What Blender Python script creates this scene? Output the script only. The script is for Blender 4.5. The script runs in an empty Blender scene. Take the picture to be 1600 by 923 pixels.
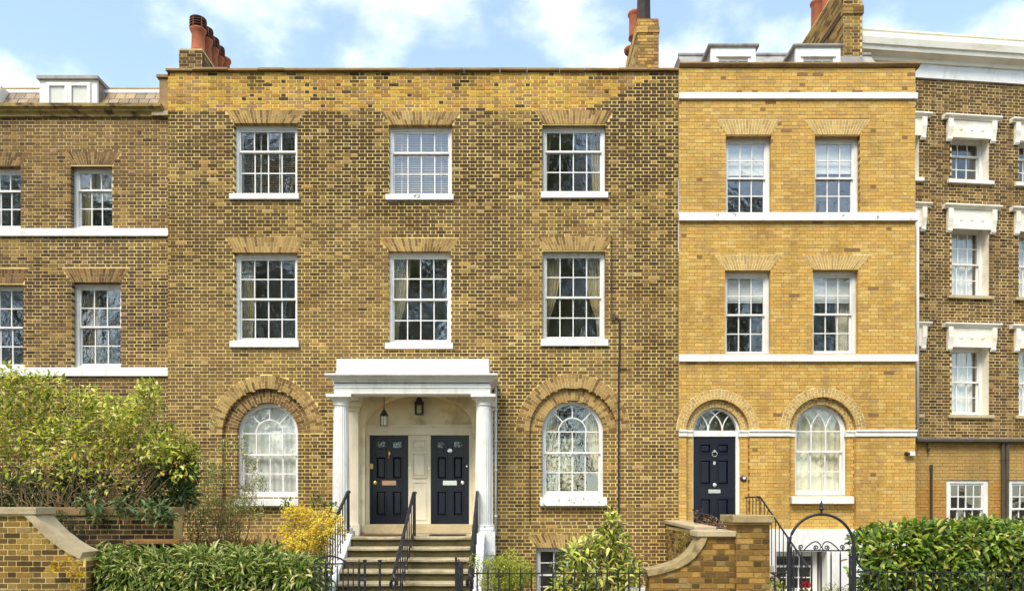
import bpy, math, random
import numpy as np
from mathutils import Vector, Matrix, Euler, noise as mnoise

random.seed(7); RNG = np.random.default_rng(7)
sc = bpy.context.scene
col = sc.collection

# ------------------------------------------------------------------ camera, sky, sun, exposure
F, HZ, EYE, DIST = 1168.0, 785.0, 2.2, 16.0      # focal length and horizon of the 1600 px photograph
cam_d = bpy.data.cameras.new('camera'); cam = bpy.data.objects.new('camera', cam_d); col.objects.link(cam)
cam.location = (0, -DIST, EYE); cam.rotation_euler = (math.radians(90), 0, 0)
cam_d.sensor_width = 36; cam_d.lens = F / 1600 * 36; cam_d.shift_y = (HZ - 461.5) / 1600; cam_d.clip_end = 3000
sc.camera = cam

SUN_EL, SUN_AZ = math.radians(51), math.radians(-26)          # azimuth measured from the street side, to the west
world = bpy.data.worlds.new('World'); sc.world = world; world.use_nodes = True
wn, wl = world.node_tree.nodes, world.node_tree.links
wn.clear()
w_out = wn.new('ShaderNodeOutputWorld'); w_bg = wn.new('ShaderNodeBackground'); w_bg.inputs['Strength'].default_value = 0.15
sky = wn.new('ShaderNodeTexSky'); sky.sky_type = 'NISHITA'; sky.sun_disc = False
sky.sun_elevation = SUN_EL; sky.sun_rotation = math.radians(180) - SUN_AZ
sky.air_density = 1.0; sky.dust_density = 0.6; sky.ozone_density = 1.0
w_geo = wn.new('ShaderNodeTexCoord')
w_map = wn.new('ShaderNodeMapping'); w_map.inputs['Scale'].default_value = (1.0, 1.0, 1.7); w_map.inputs['Location'].default_value = (0.62, 0.2, 0.33)
w_n1 = wn.new('ShaderNodeTexNoise'); w_n1.inputs['Scale'].default_value = 6.5; w_n1.inputs['Detail'].default_value = 7; w_n1.inputs['Roughness'].default_value = 0.5
w_rmp = wn.new('ShaderNodeValToRGB'); w_rmp.color_ramp.elements[0].position = 0.45; w_rmp.color_ramp.elements[0].color = (.09, .09, .09, 1); w_rmp.color_ramp.elements[1].position = 0.68; w_rmp.color_ramp.elements[1].color = (.46, .46, .46, 1)
w_rmp.color_ramp.interpolation = 'EASE'
w_mix = wn.new('ShaderNodeMix'); w_mix.data_type = 'RGBA'
w_mix.inputs[7].default_value = (7.3, 7.25, 7.1, 1)
wl.new(w_geo.outputs['Generated'], w_map.inputs['Vector']); wl.new(w_map.outputs[0], w_n1.inputs['Vector'])
wl.new(w_n1.outputs[0], w_rmp.inputs[0]); wl.new(w_rmp.outputs[0], w_mix.inputs[0])
w_tint = wn.new('ShaderNodeMix'); w_tint.data_type = 'RGBA'; w_tint.blend_type = 'MULTIPLY'; w_tint.inputs[0].default_value = 1
w_tint.inputs[7].default_value = (0.96, 1.04, 1.0, 1)
wl.new(sky.outputs[0], w_tint.inputs[6]); wl.new(w_tint.outputs[2], w_mix.inputs[6]); wl.new(w_mix.outputs[2], w_bg.inputs[0]); wl.new(w_bg.outputs[0], w_out.inputs[0])

sun_d = bpy.data.lights.new('sun', 'SUN'); sun = bpy.data.objects.new('sun', sun_d); col.objects.link(sun)
sun_d.energy = 2.0; sun_d.angle = math.radians(26); sun_d.color = (1.0, 0.91, 0.77)
sdir = Vector((math.sin(SUN_AZ) * math.cos(SUN_EL), -math.cos(SUN_AZ) * math.cos(SUN_EL), math.sin(SUN_EL)))   # towards the sun
sun.rotation_euler = sdir.to_track_quat('Z', 'Y').to_euler(); sun.location = (0, -20, 30)

sc.view_settings.view_transform = 'Standard'; sc.view_settings.look = 'None'
sc.view_settings.gamma = 1.0; sc.view_settings.use_curve_mapping = False
sc.view_settings.exposure = 1.12
sc.render.engine = 'CYCLES'
sc.cycles.use_denoising = True
sc.cycles.max_bounces = 8; sc.cycles.transparent_max_bounces = 16
sc.cycles.caustics_reflective = False; sc.cycles.caustics_refractive = False

# ------------------------------------------------------------------ helpers
def X_(px, Y=0.0): return (px - 800) * (DIST + Y) / F
def Z_(py, Y=0.0): return EYE + (HZ - py) * (DIST + Y) / F
def P_(px, py, Y): return Vector((X_(px, Y), Y, Z_(py, Y)))
def lin(v):
    v /= 255.0
    return v / 12.92 if v <= 0.04045 else ((v + 0.055) / 1.055) ** 2.4
KALB = 0.70
def C(r, g, b, k=KALB): return (lin(r) * k, lin(g) * k, lin(b) * k)
def n3(x, y, z): return mnoise.noise(Vector((x, y, z)))

class MB:
    """collects faces; one mesh object per build"""
    def __init__(s): s.v = []; s.f = []; s.c = []; s.col = (0, 0, 0)
    def quad(s, pts, c=None):
        n = len(s.v); s.v += [tuple(p) for p in pts]; s.f.append(tuple(range(n, n + len(pts)))); s.c.append(c or s.col)
    def box(s, x0, x1, y0, y1, z0, z1, c=None, back=True):
        n = len(s.v)
        s.v += [(x0, y0, z0), (x1, y0, z0), (x1, y1, z0), (x0, y1, z0), (x0, y0, z1), (x1, y0, z1), (x1, y1, z1), (x0, y1, z1)]
        fs = [(0, 1, 5, 4), (1, 2, 6, 5), (3, 0, 4, 7), (4, 5, 6, 7), (3, 2, 1, 0)]
        if back: fs.append((2, 3, 7, 6))
        s.f += [tuple(n + i for i in f) for f in fs]; s.c += [c or s.col] * len(fs)
    def prism(s, poly, y0, y1, c=None, back=True):
        """poly: (x, z) corners, counter-clockwise seen from the street (-Y)"""
        n = len(s.v); k = len(poly)
        s.v += [(x, y0, z) for x, z in poly] + [(x, y1, z) for x, z in poly]
        s.f.append(tuple(range(n, n + k))); m = 1
        for i in range(k):
            j = (i + 1) % k
            s.f.append((n + j, n + i, n + k + i, n + k + j)); m += 1
        if back: s.f.append(tuple(range(n + 2 * k - 1, n + k - 1, -1))); m += 1
        s.c += [c or s.col] * m
    def prism_x(s, poly, x0, x1, c=None):
        """poly: (y, z) profile swept along x"""
        n = len(s.v); k = len(poly)
        s.v += [(x0, y, z) for y, z in poly] + [(x1, y, z) for y, z in poly]
        s.f.append(tuple(range(n + k - 1, n - 1, -1))); s.f.append(tuple(range(n + k, n + 2 * k)))
        for i in range(k):
            j = (i + 1) % k; s.f.append((n + i, n + j, n + k + j, n + k + i))
        s.c += [c or s.col] * (k + 2)
    def tube(s, pts, r, n=6, c=None, cap=True):
        pts = [Vector(p) for p in pts]; rs = r if isinstance(r, (list, tuple)) else [r] * len(pts)
        base = len(s.v); up = Vector((0.03, 0.02, 1))
        for i, p in enumerate(pts):
            t = (pts[min(i + 1, len(pts) - 1)] - pts[max(i - 1, 0)])
            t = t.normalized() if t.length > 1e-9 else Vector((0, 0, 1))
            u = up if abs(t.dot(up.normalized())) < 0.95 else Vector((1, 0.02, 0))
            a = t.cross(u).normalized(); b = t.cross(a)
            for k in range(n):
                q = 2 * math.pi * k / n + math.pi / n
                s.v.append(tuple(p + (a * math.cos(q) + b * math.sin(q)) * rs[i]))
        for i in range(len(pts) - 1):
            for k in range(n):
                k2 = (k + 1) % n
                s.f.append((base + i * n + k, base + (i + 1) * n + k, base + (i + 1) * n + k2, base + i * n + k2)); s.c.append(c or s.col)
        if cap:
            s.f.append(tuple(base + k for k in range(n))); s.c.append(c or s.col)
            e = base + (len(pts) - 1) * n
            s.f.append(tuple(e + n - 1 - k for k in range(n))); s.c.append(c or s.col)
    def lathe(s, prof, cx, cy, n=20, c=None, flute=None):
        """prof: (r, z) from bottom to top"""
        base = len(s.v)
        for r, z in prof:
            for k in range(n):
                a = 2 * math.pi * k / n; rr = r
                if flute and flute(z): rr = r * (1 - 0.045 * (k % 2))
                s.v.append((cx + rr * math.cos(a), cy + rr * math.sin(a), z))
        for i in range(len(prof) - 1):
            for k in range(n):
                k2 = (k + 1) % n
                s.f.append((base + i * n + k, base + i * n + k2, base + (i + 1) * n + k2, base + (i + 1) * n + k)); s.c.append(c or s.col)
        s.f.append(tuple(base + n - 1 - k for k in range(n))); s.c.append(c or s.col)
        e = base + (len(prof) - 1) * n
        s.f.append(tuple(e + k for k in range(n))); s.c.append(c or s.col)
    def arcbar(s, cx, cz, r0, r1, a0, a1, y0, y1, n=24, c=None):
        for i in range(n):
            t0 = a0 + (a1 - a0) * i / n; t1 = a0 + (a1 - a0) * (i + 1) / n
            q = [(cx + r0 * math.cos(t0), cz + r0 * math.sin(t0)), (cx + r1 * math.cos(t0), cz + r1 * math.sin(t0)),
                 (cx + r1 * math.cos(t1), cz + r1 * math.sin(t1)), (cx + r0 * math.cos(t1), cz + r0 * math.sin(t1))]
            nb = len(s.v)
            s.v += [(x, y0, z) for x, z in q] + [(x, y1, z) for x, z in q]
            fs = [(0, 1, 2, 3), (0, 3, 7, 4), (2, 1, 5, 6), (7, 6, 5, 4)]
            if i == 0: fs.append((1, 0, 4, 5))
            if i == n - 1: fs.append((3, 2, 6, 7))
            s.f += [tuple(nb + k for k in f) for f in fs]; s.c += [c or s.col] * len(fs)
    def build(s, name, mat, parent=None, smooth=False, tone=False, bevel=0, kind=None):
        me = bpy.data.meshes.new(name); me.from_pydata(s.v, [], s.f); me.update()
        if tone: add_tone(me, np.array(s.c, dtype=np.float32))
        me.materials.append(mat)
        if smooth: me.polygons.foreach_set('use_smooth', [True] * len(me.polygons))
        o = bpy.data.objects.new(name, me); col.objects.link(o); o.color = (0, 0, 0, 1)
        if parent is not None: o.parent = parent
        if bevel:
            b = o.modifiers.new('bevel', 'BEVEL'); b.width = bevel; b.segments = 2; b.limit_method = 'ANGLE'
        if kind: o['kind'] = kind
        return o

def add_tone(me, c):
    a = me.attributes.new('tone', 'FLOAT_COLOR', 'FACE')
    full = np.ones((len(me.polygons), 4), dtype=np.float32); full[:, :3] = c
    a.data.foreach_set('color', full.ravel())

def tag(o, label, cat, group=None):
    o['label'] = label; o['category'] = cat
    if group: o['group'] = group
    return o
def struct(o): o['kind'] = 'structure'; return o
def empty(name, loc=(0, 0, 0), rz=0.0):
    o = bpy.data.objects.new(name, None); col.objects.link(o); o.location = loc; o.rotation_euler = (0, 0, rz); o.empty_display_size = 0.2
    return o
def inst(name, me, parent, loc, scale=(1, 1, 1), rot=(0, 0, 0), color=None):
    o = bpy.data.objects.new(name, me); col.objects.link(o); o.parent = parent
    o.location = loc; o.scale = scale; o.rotation_euler = rot
    o.color = (*color, 1) if color else (0, 0, 0, 1)
    return o

# ------------------------------------------------------------------ materials
def mat(name, rgb=None, rough=0.7, var=0.12, vs=6.0, bump=0.0, bs=40.0, spec=0.3, metal=0.0, tone=False, stain=None, st_amt=0.5, st_scale=(3, 3, 0.8), st_lo=0.5, st_hi=0.72, fine=0.0, leaf=0.0, coat=0.0):
    m = bpy.data.materials.new(name); m.use_nodes = True
    N, L = m.node_tree.nodes, m.node_tree.links
    b = N['Principled BSDF']; out = N['Material Output']
    b.inputs['Roughness'].default_value = rough; b.inputs['Specular IOR Level'].default_value = spec; b.inputs['Metallic'].default_value = metal
    if coat: b.inputs['Coat Weight'].default_value = coat; b.inputs['Coat Roughness'].default_value = 0.12
    geo = N.new('ShaderNodeNewGeometry'); pos = geo.outputs['Position']
    def noise(scale, detail=4, rough_=0.55, vec=None):
        t = N.new('ShaderNodeTexNoise'); t.inputs['Scale'].default_value = scale; t.inputs['Detail'].default_value = detail; t.inputs['Roughness'].default_value = rough_
        L.new(vec or pos, t.inputs['Vector']); return t.outputs[0]
    if tone:
        at = N.new('ShaderNodeAttribute'); at.attribute_name = 'tone'
        oi = N.new('ShaderNodeObjectInfo')
        add = N.new('ShaderNodeMix'); add.data_type = 'RGBA'; add.blend_type = 'ADD'; add.inputs[0].default_value = 1
        L.new(at.outputs['Color'], add.inputs[6]); L.new(oi.outputs['Color'], add.inputs[7]); c = add.outputs[2]
    else:
        rg = N.new('ShaderNodeRGB'); rg.outputs[0].default_value = (*rgb, 1); c = rg.outputs[0]
    def scale_by(c, src, lo, hi):
        mr = N.new('ShaderNodeMapRange'); mr.inputs['From Min'].default_value = 0.3; mr.inputs['From Max'].default_value = 0.7
        mr.inputs['To Min'].default_value = lo; mr.inputs['To Max'].default_value = hi; L.new(src, mr.inputs['Value'])
        mx = N.new('ShaderNodeMix'); mx.data_type = 'RGBA'; mx.blend_type = 'MULTIPLY'; mx.inputs[0].default_value = 1
        L.new(c, mx.inputs[6]); L.new(mr.outputs[0], mx.inputs[7]); return mx.outputs[2]
    if var: c = scale_by(c, noise(vs), 1 - var, 1 + var)
    if fine: c = scale_by(c, noise(90, 3, 0.7), 1 - fine, 1 + fine)
    if stain:
        mp = N.new('ShaderNodeMapping'); mp.inputs['Scale'].default_value = st_scale; L.new(pos, mp.inputs['Vector'])
        s = noise(1.0, 6, 0.65, mp.outputs[0])
        rp = N.new('ShaderNodeMapRange'); rp.inputs['From Min'].default_value = st_lo; rp.inputs['From Max'].default_value = st_hi
        rp.inputs['To Max'].default_value = st_amt; L.new(s, rp.inputs['Value'])
        mx = N.new('ShaderNodeMix'); mx.data_type = 'RGBA'; L.new(rp.outputs[0], mx.inputs[0]); L.new(c, mx.inputs[6]); mx.inputs[7].default_value = (*stain, 1)
        c = mx.outputs[2]
    L.new(c, b.inputs['Base Color'])
    if bump:
        bp = N.new('ShaderNodeBump'); bp.inputs['Strength'].default_value = bump; bp.inputs['Distance'].default_value = 0.02
        L.new(noise(bs, 5, 0.6), bp.inputs['Height']); L.new(bp.outputs[0], b.inputs['Normal'])
    if leaf:
        tr = N.new('ShaderNodeBsdfTranslucent'); L.new(c, tr.inputs['Color'])
        mx = N.new('ShaderNodeMixShader'); mx.inputs[0].default_value = leaf
        L.new(b.outputs[0], mx.inputs[1]); L.new(tr.outputs[0], mx.inputs[2]); L.new(mx.outputs[0], out.inputs['Surface'])
    return m

def glass_mat(name, base=0.10, wave=0.25):
    m = bpy.data.materials.new(name); m.use_nodes = True
    N, L = m.node_tree.nodes, m.node_tree.links; N.clear()
    out = N.new('ShaderNodeOutputMaterial'); tr = N.new('ShaderNodeBsdfTransparent'); gl = N.new('ShaderNodeBsdfGlossy')
    tr.inputs[0].default_value = (0.93, 0.95, 0.93, 1); gl.inputs['Roughness'].default_value = 0.0; gl.inputs[0].default_value = (1, 1, 1, 1)
    lw = N.new('ShaderNodeLayerWeight'); lw.inputs[0].default_value = 0.5                     # both sides alike: Schlick's curve for a thin pane
    pw = N.new('ShaderNodeMath'); pw.operation = 'POWER'; pw.inputs[1].default_value = 4.0; L.new(lw.outputs['Facing'], pw.inputs[0])
    add = N.new('ShaderNodeMath'); add.operation = 'MULTIPLY_ADD'; add.inputs[1].default_value = 1 - base; add.inputs[2].default_value = base; L.new(pw.outputs[0], add.inputs[0])
    geo = N.new('ShaderNodeNewGeometry'); nz = N.new('ShaderNodeTexNoise'); nz.inputs['Scale'].default_value = 7.0; nz.inputs['Detail'].default_value = 2
    L.new(geo.outputs['Position'], nz.inputs['Vector'])
    bp = N.new('ShaderNodeBump'); bp.inputs['Strength'].default_value = wave; bp.inputs['Distance'].default_value = 0.012
    L.new(nz.outputs[0], bp.inputs['Height']); L.new(bp.outputs[0], gl.inputs['Normal'])
    mx = N.new('ShaderNodeMixShader'); L.new(add.outputs[0], mx.inputs[0]); L.new(tr.outputs[0], mx.inputs[1]); L.new(gl.outputs[0], mx.inputs[2])
    L.new(mx.outputs[0], out.inputs[0]); return m

M = {}
M['brick'] = mat('brick_faces', rough=0.9, var=0.14, vs=22, fine=0.22, tone=True, stain=C(128, 98, 60), st_amt=0.40, st_scale=(1.1, 1.1, .42), st_lo=0.50, st_hi=0.68, bump=0.5, bs=70, spec=0.15)
M['mortar_old'] = mat('mortar_yellow', C(250, 224, 146, .88), rough=0.95, var=0.14, vs=2.2, fine=0.12, bump=0.3, bs=90, spec=0.1, stain=C(216, 172, 94), st_amt=0.6, st_scale=(0.9, 0.9, 1.3), st_lo=0.46, st_hi=0.62)
M['mortar_grey'] = mat('mortar_cream', C(242, 214, 146, .85), rough=0.95, var=0.15, vs=2.5, fine=0.12, spec=0.1, stain=C(192, 150, 88), st_amt=0.6, st_scale=(0.9, 0.9, 1.3), st_lo=0.46, st_hi=0.64)
M['mortar_ochre'] = mat('mortar_ochre', C(182, 138, 76), rough=0.95, var=0.25, vs=3.0, fine=0.15, spec=0.1, stain=C(112, 80, 48), st_amt=0.6, st_scale=(1.3, 1.3, 5.0), st_lo=0.5, st_hi=0.66)
M['mortar_white'] = mat('mortar_tuck', C(254, 242, 196, .9), rough=0.9, var=0.1, vs=5)
M['white'] = mat('white_paint', (0.80, 0.79, 0.75), rough=0.55, var=0.05, vs=2.5, spec=0.35, stain=(0.42, 0.36, 0.27), st_amt=0.55, st_scale=(5, 5, 1.6), st_lo=0.51, st_hi=0.78, bump=0.15, bs=30)
M['white_worn'] = mat('white_paint_worn', (0.80, 0.79, 0.76), rough=0.6, var=0.06, vs=3, spec=0.3, stain=(0.16, 0.13, 0.10), st_amt=0.9, st_scale=(9, 9, 9), st_lo=0.60, st_hi=0.66, bump=0.2, bs=30)
M['cream'] = mat('cream_plaster', C(244, 230, 196, 0.9), rough=0.75, var=0.10, vs=2.0, spec=0.2, stain=C(176, 146, 98), st_amt=0.5, st_scale=(2.2, 2.2, 2.2), st_lo=0.5, st_hi=0.7, bump=0.35, bs=9)
M['cream_paint'] = mat('cream_joinery', C(244, 232, 206, 0.9), rough=0.5, var=0.06, vs=3, spec=0.35, stain=C(170, 142, 100), st_amt=0.3, st_lo=0.55, st_hi=0.75)
M['stucco_cream'] = mat('cream_stucco', C(254, 248, 230, 0.9), rough=0.8, var=0.06, vs=2.0, stain=C(232, 200, 144), st_amt=0.5, st_scale=(1.5, 1.5, 4), st_lo=0.5, st_hi=0.7)
M['stucco_tan'] = mat('tan_stucco', C(170, 134, 80), rough=0.9, var=0.15, vs=1.6, fine=0.1, stain=C(196, 144, 80), st_amt=0.5, st_scale=(0.9, 0.9, 0.9), st_lo=0.48, st_hi=0.7, bump=0.6, bs=11)
M['stone'] = mat('weathered_stone', C(196, 172, 122), rough=0.9, var=0.2, vs=5, fine=0.2, stain=C(92, 76, 44), st_amt=0.8, st_scale=(3, 3, 3), st_lo=0.52, st_hi=0.66, bump=0.5, bs=25)
M['stone_pale'] = mat('pale_stone', C(222, 200, 160), rough=0.85, var=0.12, vs=4, fine=0.12, stain=C(150, 122, 80), st_amt=0.5, st_scale=(3, 3, 3), st_lo=0.52, st_hi=0.7, bump=0.3, bs=30)
M['step'] = mat('worn_step_stone', C(200, 184, 146), rough=0.9, var=0.2, vs=4, fine=0.2, stain=C(112, 98, 56), st_amt=0.75, st_scale=(2.5, 2.5, 5), st_lo=0.50, st_hi=0.66, bump=0.6, bs=18)
M['step_tone'] = mat('two_tone_step_stone', tone=True, rough=0.9, var=0.2, vs=4, fine=0.2, stain=C(128, 110, 66), st_amt=0.6, st_scale=(2.5, 2.5, 5), st_lo=0.52, st_hi=0.68, bump=0.6, bs=18)
M['coping'] = mat('parapet_coping', C(182, 150, 104), rough=0.9, var=0.2, vs=4, stain=C(110, 88, 60), st_amt=0.7, st_scale=(2, 2, 2), st_lo=0.5, st_hi=0.65, bump=0.4, bs=20)
M['cornice'] = mat('mossy_cornice', C(196, 168, 104), rough=0.9, var=0.2, vs=4, stain=C(84, 70, 50), st_amt=0.85, st_scale=(2.6, 2.6, 5), st_lo=0.50, st_hi=0.60, bump=0.5, bs=20)
M['black'] = mat('black_gloss_paint', (0.007, 0.009, 0.020), rough=0.24, var=0.1, vs=3, spec=0.35, bump=0.05, bs=60)
M['iron'] = mat('black_iron', (0.018, 0.017, 0.022), rough=0.45, var=0.25, vs=14, spec=0.5, bump=0.25, bs=60)
M['iron_worn'] = mat('worn_iron_rail', (0.016, 0.016, 0.02), rough=0.4, var=0.3, vs=12, spec=0.5, stain=(0.4, 0.38, 0.35), st_amt=0.7, st_scale=(14, 14, 6), st_lo=0.62, st_hi=0.68)
M['brass'] = mat('brass', (0.70, 0.50, 0.18), rough=0.3, metal=1.0, var=0.1)
M['copper'] = mat('copper_plate', (0.72, 0.42, 0.26), rough=0.4, metal=0.8, var=0.1)
M['chrome'] = mat('chrome', (0.75, 0.75, 0.72), rough=0.25, metal=1.0, var=0.05)
M['slate'] = mat('slate', rough=0.7, tone=True, var=0.15, vs=14, fine=0.15, spec=0.3, bump=0.3, bs=50)
M['lead'] = mat('lead_sheet', C(182, 176, 168), rough=0.6, var=0.2, vs=5, stain=C(90, 80, 70), st_amt=0.6, bump=0.3, bs=20)
M['terracotta'] = mat('terracotta', C(186, 106, 68), rough=0.85, var=0.15, vs=5, stain=C(120, 70, 50), st_amt=0.6, st_lo=0.5, st_hi=0.7, bump=0.2, bs=30)
M['terracotta_dark'] = mat('sooty_terracotta', C(122, 84, 66), rough=0.85, var=0.2, vs=8)
M['pot_black'] = mat('sooty_pot', C(78, 66, 60), rough=0.85, var=0.25, vs=8)
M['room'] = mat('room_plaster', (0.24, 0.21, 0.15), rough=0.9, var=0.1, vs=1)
M['curtain_white'] = mat('white_net_curtain', (0.86, 0.84, 0.80), rough=0.9, var=0.05, leaf=0.08)
M['curtain_beige'] = mat('beige_curtain', C(232, 214, 162, .8), rough=0.9, var=0.1, leaf=0.08)
M['curtain_cream'] = mat('cream_curtain', C(250, 240, 212, 0.9), rough=0.9, var=0.06, leaf=0.08)
M['curtain_pattern'] = mat('patterned_curtain', C(206, 186, 150), rough=0.9, var=0.1, stain=C(50, 40, 34), st_amt=0.95, st_scale=(9, 9, 9), st_lo=0.52, st_hi=0.56)
M['blind_white'] = mat('white_blind', (0.80, 0.80, 0.78), rough=0.8, var=0.03)
M['blind_wood'] = mat('pale_slat', C(214, 190, 140), rough=0.6, var=0.08)
M['timber'] = mat('brown_timber', C(176, 128, 74), rough=0.7, var=0.2, vs=6, st_scale=(2, 20, 20), stain=C(110, 76, 44), st_amt=0.5)
M['plastic_white'] = mat('white_pipe', (0.75, 0.74, 0.70), rough=0.5, var=0.06)
M['pipe_grey'] = mat('grey_pipe', C(92, 84, 68), rough=0.6, var=0.15)
M['mat'] = mat('coir_mat', C(120, 84, 48), rough=1, var=0.2, vs=30, bump=0.8, bs=90)
M['bark'] = mat('bark', C(158, 132, 96), rough=0.95, var=0.3, vs=18, bump=0.6, bs=50)
M['core_dark'] = mat('hedge_core', C(92, 72, 50), rough=0.95, var=0.3, vs=18)
M['leaf'] = mat('leaf', rough=0.42, tone=True, var=0.12, vs=16, spec=0.45, leaf=0.28)
M['leaf_matt'] = mat('leaf_matt', rough=0.7, tone=True, var=0.12, vs=16, spec=0.2, leaf=0.3)
M['soil'] = mat('soil', C(92, 72, 48), rough=1, var=0.3, vs=4, bump=0.8, bs=20)
M['paving'] = mat('paving', C(150, 138, 118), rough=0.9, var=0.15, vs=1.5, bump=0.3, bs=20)
M['asphalt'] = mat('asphalt', (0.05, 0.05, 0.052), rough=0.9, var=0.2, vs=3, bump=0.5, bs=60)
M['red'] = mat('red_petals', (0.55, 0.015, 0.02), rough=0.6, var=0.1)
M['glass'] = glass_mat('old_window_glass', 0.17, 0.34)
M['glass_flat'] = glass_mat('window_glass', 0.14, 0.12)
M['glass_door'] = glass_mat('door_glass', 0.06, 0.05)
M['glass_lamp'] = glass_mat('lantern_glass', 0.12, 0.1)

# ------------------------------------------------------------------ brickwork
COURSE, STR, HEAD = 0.075, 0.225, 0.1125
class Rect:
    def __init__(s, x0, x1, z0, z1): s.a = (x0, x1, z0, z1)
    def iv(s, z): return (s.a[0], s.a[1]) if s.a[2] < z < s.a[3] else None
class Arch:                       # rectangle with a half-round head
    def __init__(s, cx, r, zs, z0, ry=None): s.cx, s.r, s.zs, s.z0, s.ry = cx, r, zs, z0, ry or r
    def iv(s, z):
        if z < s.z0 or z > s.zs + s.ry: return None
        h = s.r if z <= s.zs else s.r * math.sqrt(max(0, 1 - ((z - s.zs) / s.ry) ** 2))
        return (s.cx - h, s.cx + h)
class Trap:
    def __init__(s, b0, b1, t0, t1, z0, z1): s.a = (b0, b1, t0, t1, z0, z1)
    def iv(s, z):
        b0, b1, t0, t1, z0, z1 = s.a
        if not z0 < z < z1: return None
        t = (z - z0) / (z1 - z0); return (b0 + (t0 - b0) * t, b1 + (t1 - b1) * t)

def cut(ivs, h):
    if h is None: return ivs
    a, b = h; out = []
    for p, q, fp, fq in ivs:
        if b <= p or a >= q: out.append((p, q, fp, fq)); continue
        if a > p: out.append((p, a, fp, True))
        if b < q: out.append((b, q, True, fq))
    return out

UNIT_BRICK = {}
def unit_brick(m):
    if m.name not in UNIT_BRICK:
        b = MB(); e = 0.02
        n = 0
        b.v = [(-.5 + e, 0, -.5 + e), (.5 - e, 0, -.5 + 2 * e), (.5 - e, 0, .5 - e), (-.5 + 2 * e, 0, .5 - e), (-.5, .15, -.5), (.5, .15, -.5), (.5, .15, .5), (-.5, .15, .5), (-.5, 1, -.5), (.5, 1, -.5), (.5, 1, .5), (-.5, 1, .5)]
        b.f = [(0, 1, 2, 3)] + [(j, i, i + 4, j + 4) for i, j in ((0, 1), (1, 2), (2, 3), (3, 0))] + [(j + 4, i + 4, i + 8, j + 8) for i, j in ((0, 1), (1, 2), (2, 3), (3, 0))]
        me = bpy.data.meshes.new('brick'); me.from_pydata(b.v, [], b.f); me.update(); me.materials.append(m); UNIT_BRICK[m.name] = me
    return UNIT_BRICK[m.name]

def brickwork(parent, x0, x1, z0, z1, y, style, mortar, openings=(), covers=(), incl=None, pick=None, npick=300, joint=0.018, name='wall', proud=0.007, jamb=0.12, seed=0, ends=(False, False), label=None, xform=None):
    rnd = random.Random(seed * 977 + 5)
    wall = MB(); bricks = []
    nrow = int(math.ceil((z1 - z0) / COURSE - 1e-6))
    for k in range(nrow):
        za, zb = z0 + k * COURSE, min(z0 + (k + 1) * COURSE, z1); zm = (za + zb) / 2
        if zb - za < 0.02: continue
        if incl:
            h = incl.iv(zm)
            if h is None: continue
            ivs = [(h[0], h[1], False, False)]
        else: ivs = [(x0, x1, ends[0], ends[1])]
        for o in openings: ivs = cut(ivs, o.iv(zm))
        for a, b, fa, fb in ivs:
            aa, bb = (a + 0.006 if fa else a), (b - 0.006 if fb else b)
            yy = y + proud
            wall.quad([(aa, yy, za), (bb, yy, za), (bb, yy, zb), (aa, yy, zb)])
            if fa: wall.quad([(aa, y + jamb, za), (aa, yy, za), (aa, yy, zb), (aa, y + jamb, zb)])
            if fb: wall.quad([(bb, yy, za), (bb, y + jamb, za), (bb, y + jamb, zb), (bb, yy, zb)])
        biv = ivs
        for o in covers: biv = cut([(p, q, fp, fq) for p, q, fp, fq in biv], o.iv(zm))
        cov_edges = set()
        for a, b, fa, fb in biv:
            ea = any(abs(a - p) < 1e-6 and fp for p, q, fp, fq in ivs); eb = any(abs(b - q) < 1e-6 and fq for p, q, fp, fq in ivs)
            ph = (k % 2) * 0.16875 + x0
            n0 = int(math.floor((a - ph) / 0.3375)) - 1
            pos = ph + n0 * 0.3375; which = 0
            while pos < b:
                w = STR if which == 0 else HEAD
                c0, c1 = pos + joint / 2 + rnd.uniform(-.002, .002), pos + w - joint / 2 + rnd.uniform(-.002, .002)
                pos += w; full = which == 0; which ^= 1
                l, r = max(c0, a + (0 if ea else joint / 3)), min(c1, b - (0 if eb else joint / 3))
                if r - l < 0.028: continue
                bot, top = za + joint / 2 + rnd.uniform(-.0012, .0012), zb - joint / 2 + rnd.uniform(-.0012, .0012)
                edge = (ea and l <= a + 0.002) or (eb and r >= b - 0.002)
                bricks.append((l, r, bot, top, edge, full and r - l > 0.2, y + rnd.uniform(-.0025, .0025), style((l + r) / 2, (bot + top) / 2, rnd, full)))
    wo = wall.build(name, mortar, parent)
    if label: wo['label'] = label
    chosen = set()
    if npick and len(bricks) > npick * 1.15 and pick:
        px, pz = pick
        cand = sorted((i for i, b in enumerate(bricks) if b[5] and not b[4]), key=lambda i: ((bricks[i][0] - px) ** 2 + (bricks[i][2] - pz) ** 2))
        chosen = set(cand[:npick])
    elif npick and len(bricks) <= npick * 1.15: chosen = set(range(len(bricks)))
    rest = MB(); ub = unit_brick(M['brick'])
    for i, (l, r, bo, to, edge, full, yy, c) in enumerate(bricks):
        if i in chosen:
            inst('brick', ub, wo, ((l + r) / 2, yy, (bo + to) / 2), (r - l, jamb if edge else 0.03, to - bo), color=c)
        else:
            rest.box(l, r, yy, y + (jamb if edge else 0.016), bo, to, c, back=False)
    if rest.f: rest.build('brickwork', M['brick'], wo, tone=True, kind='stuff')
    return wo

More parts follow.
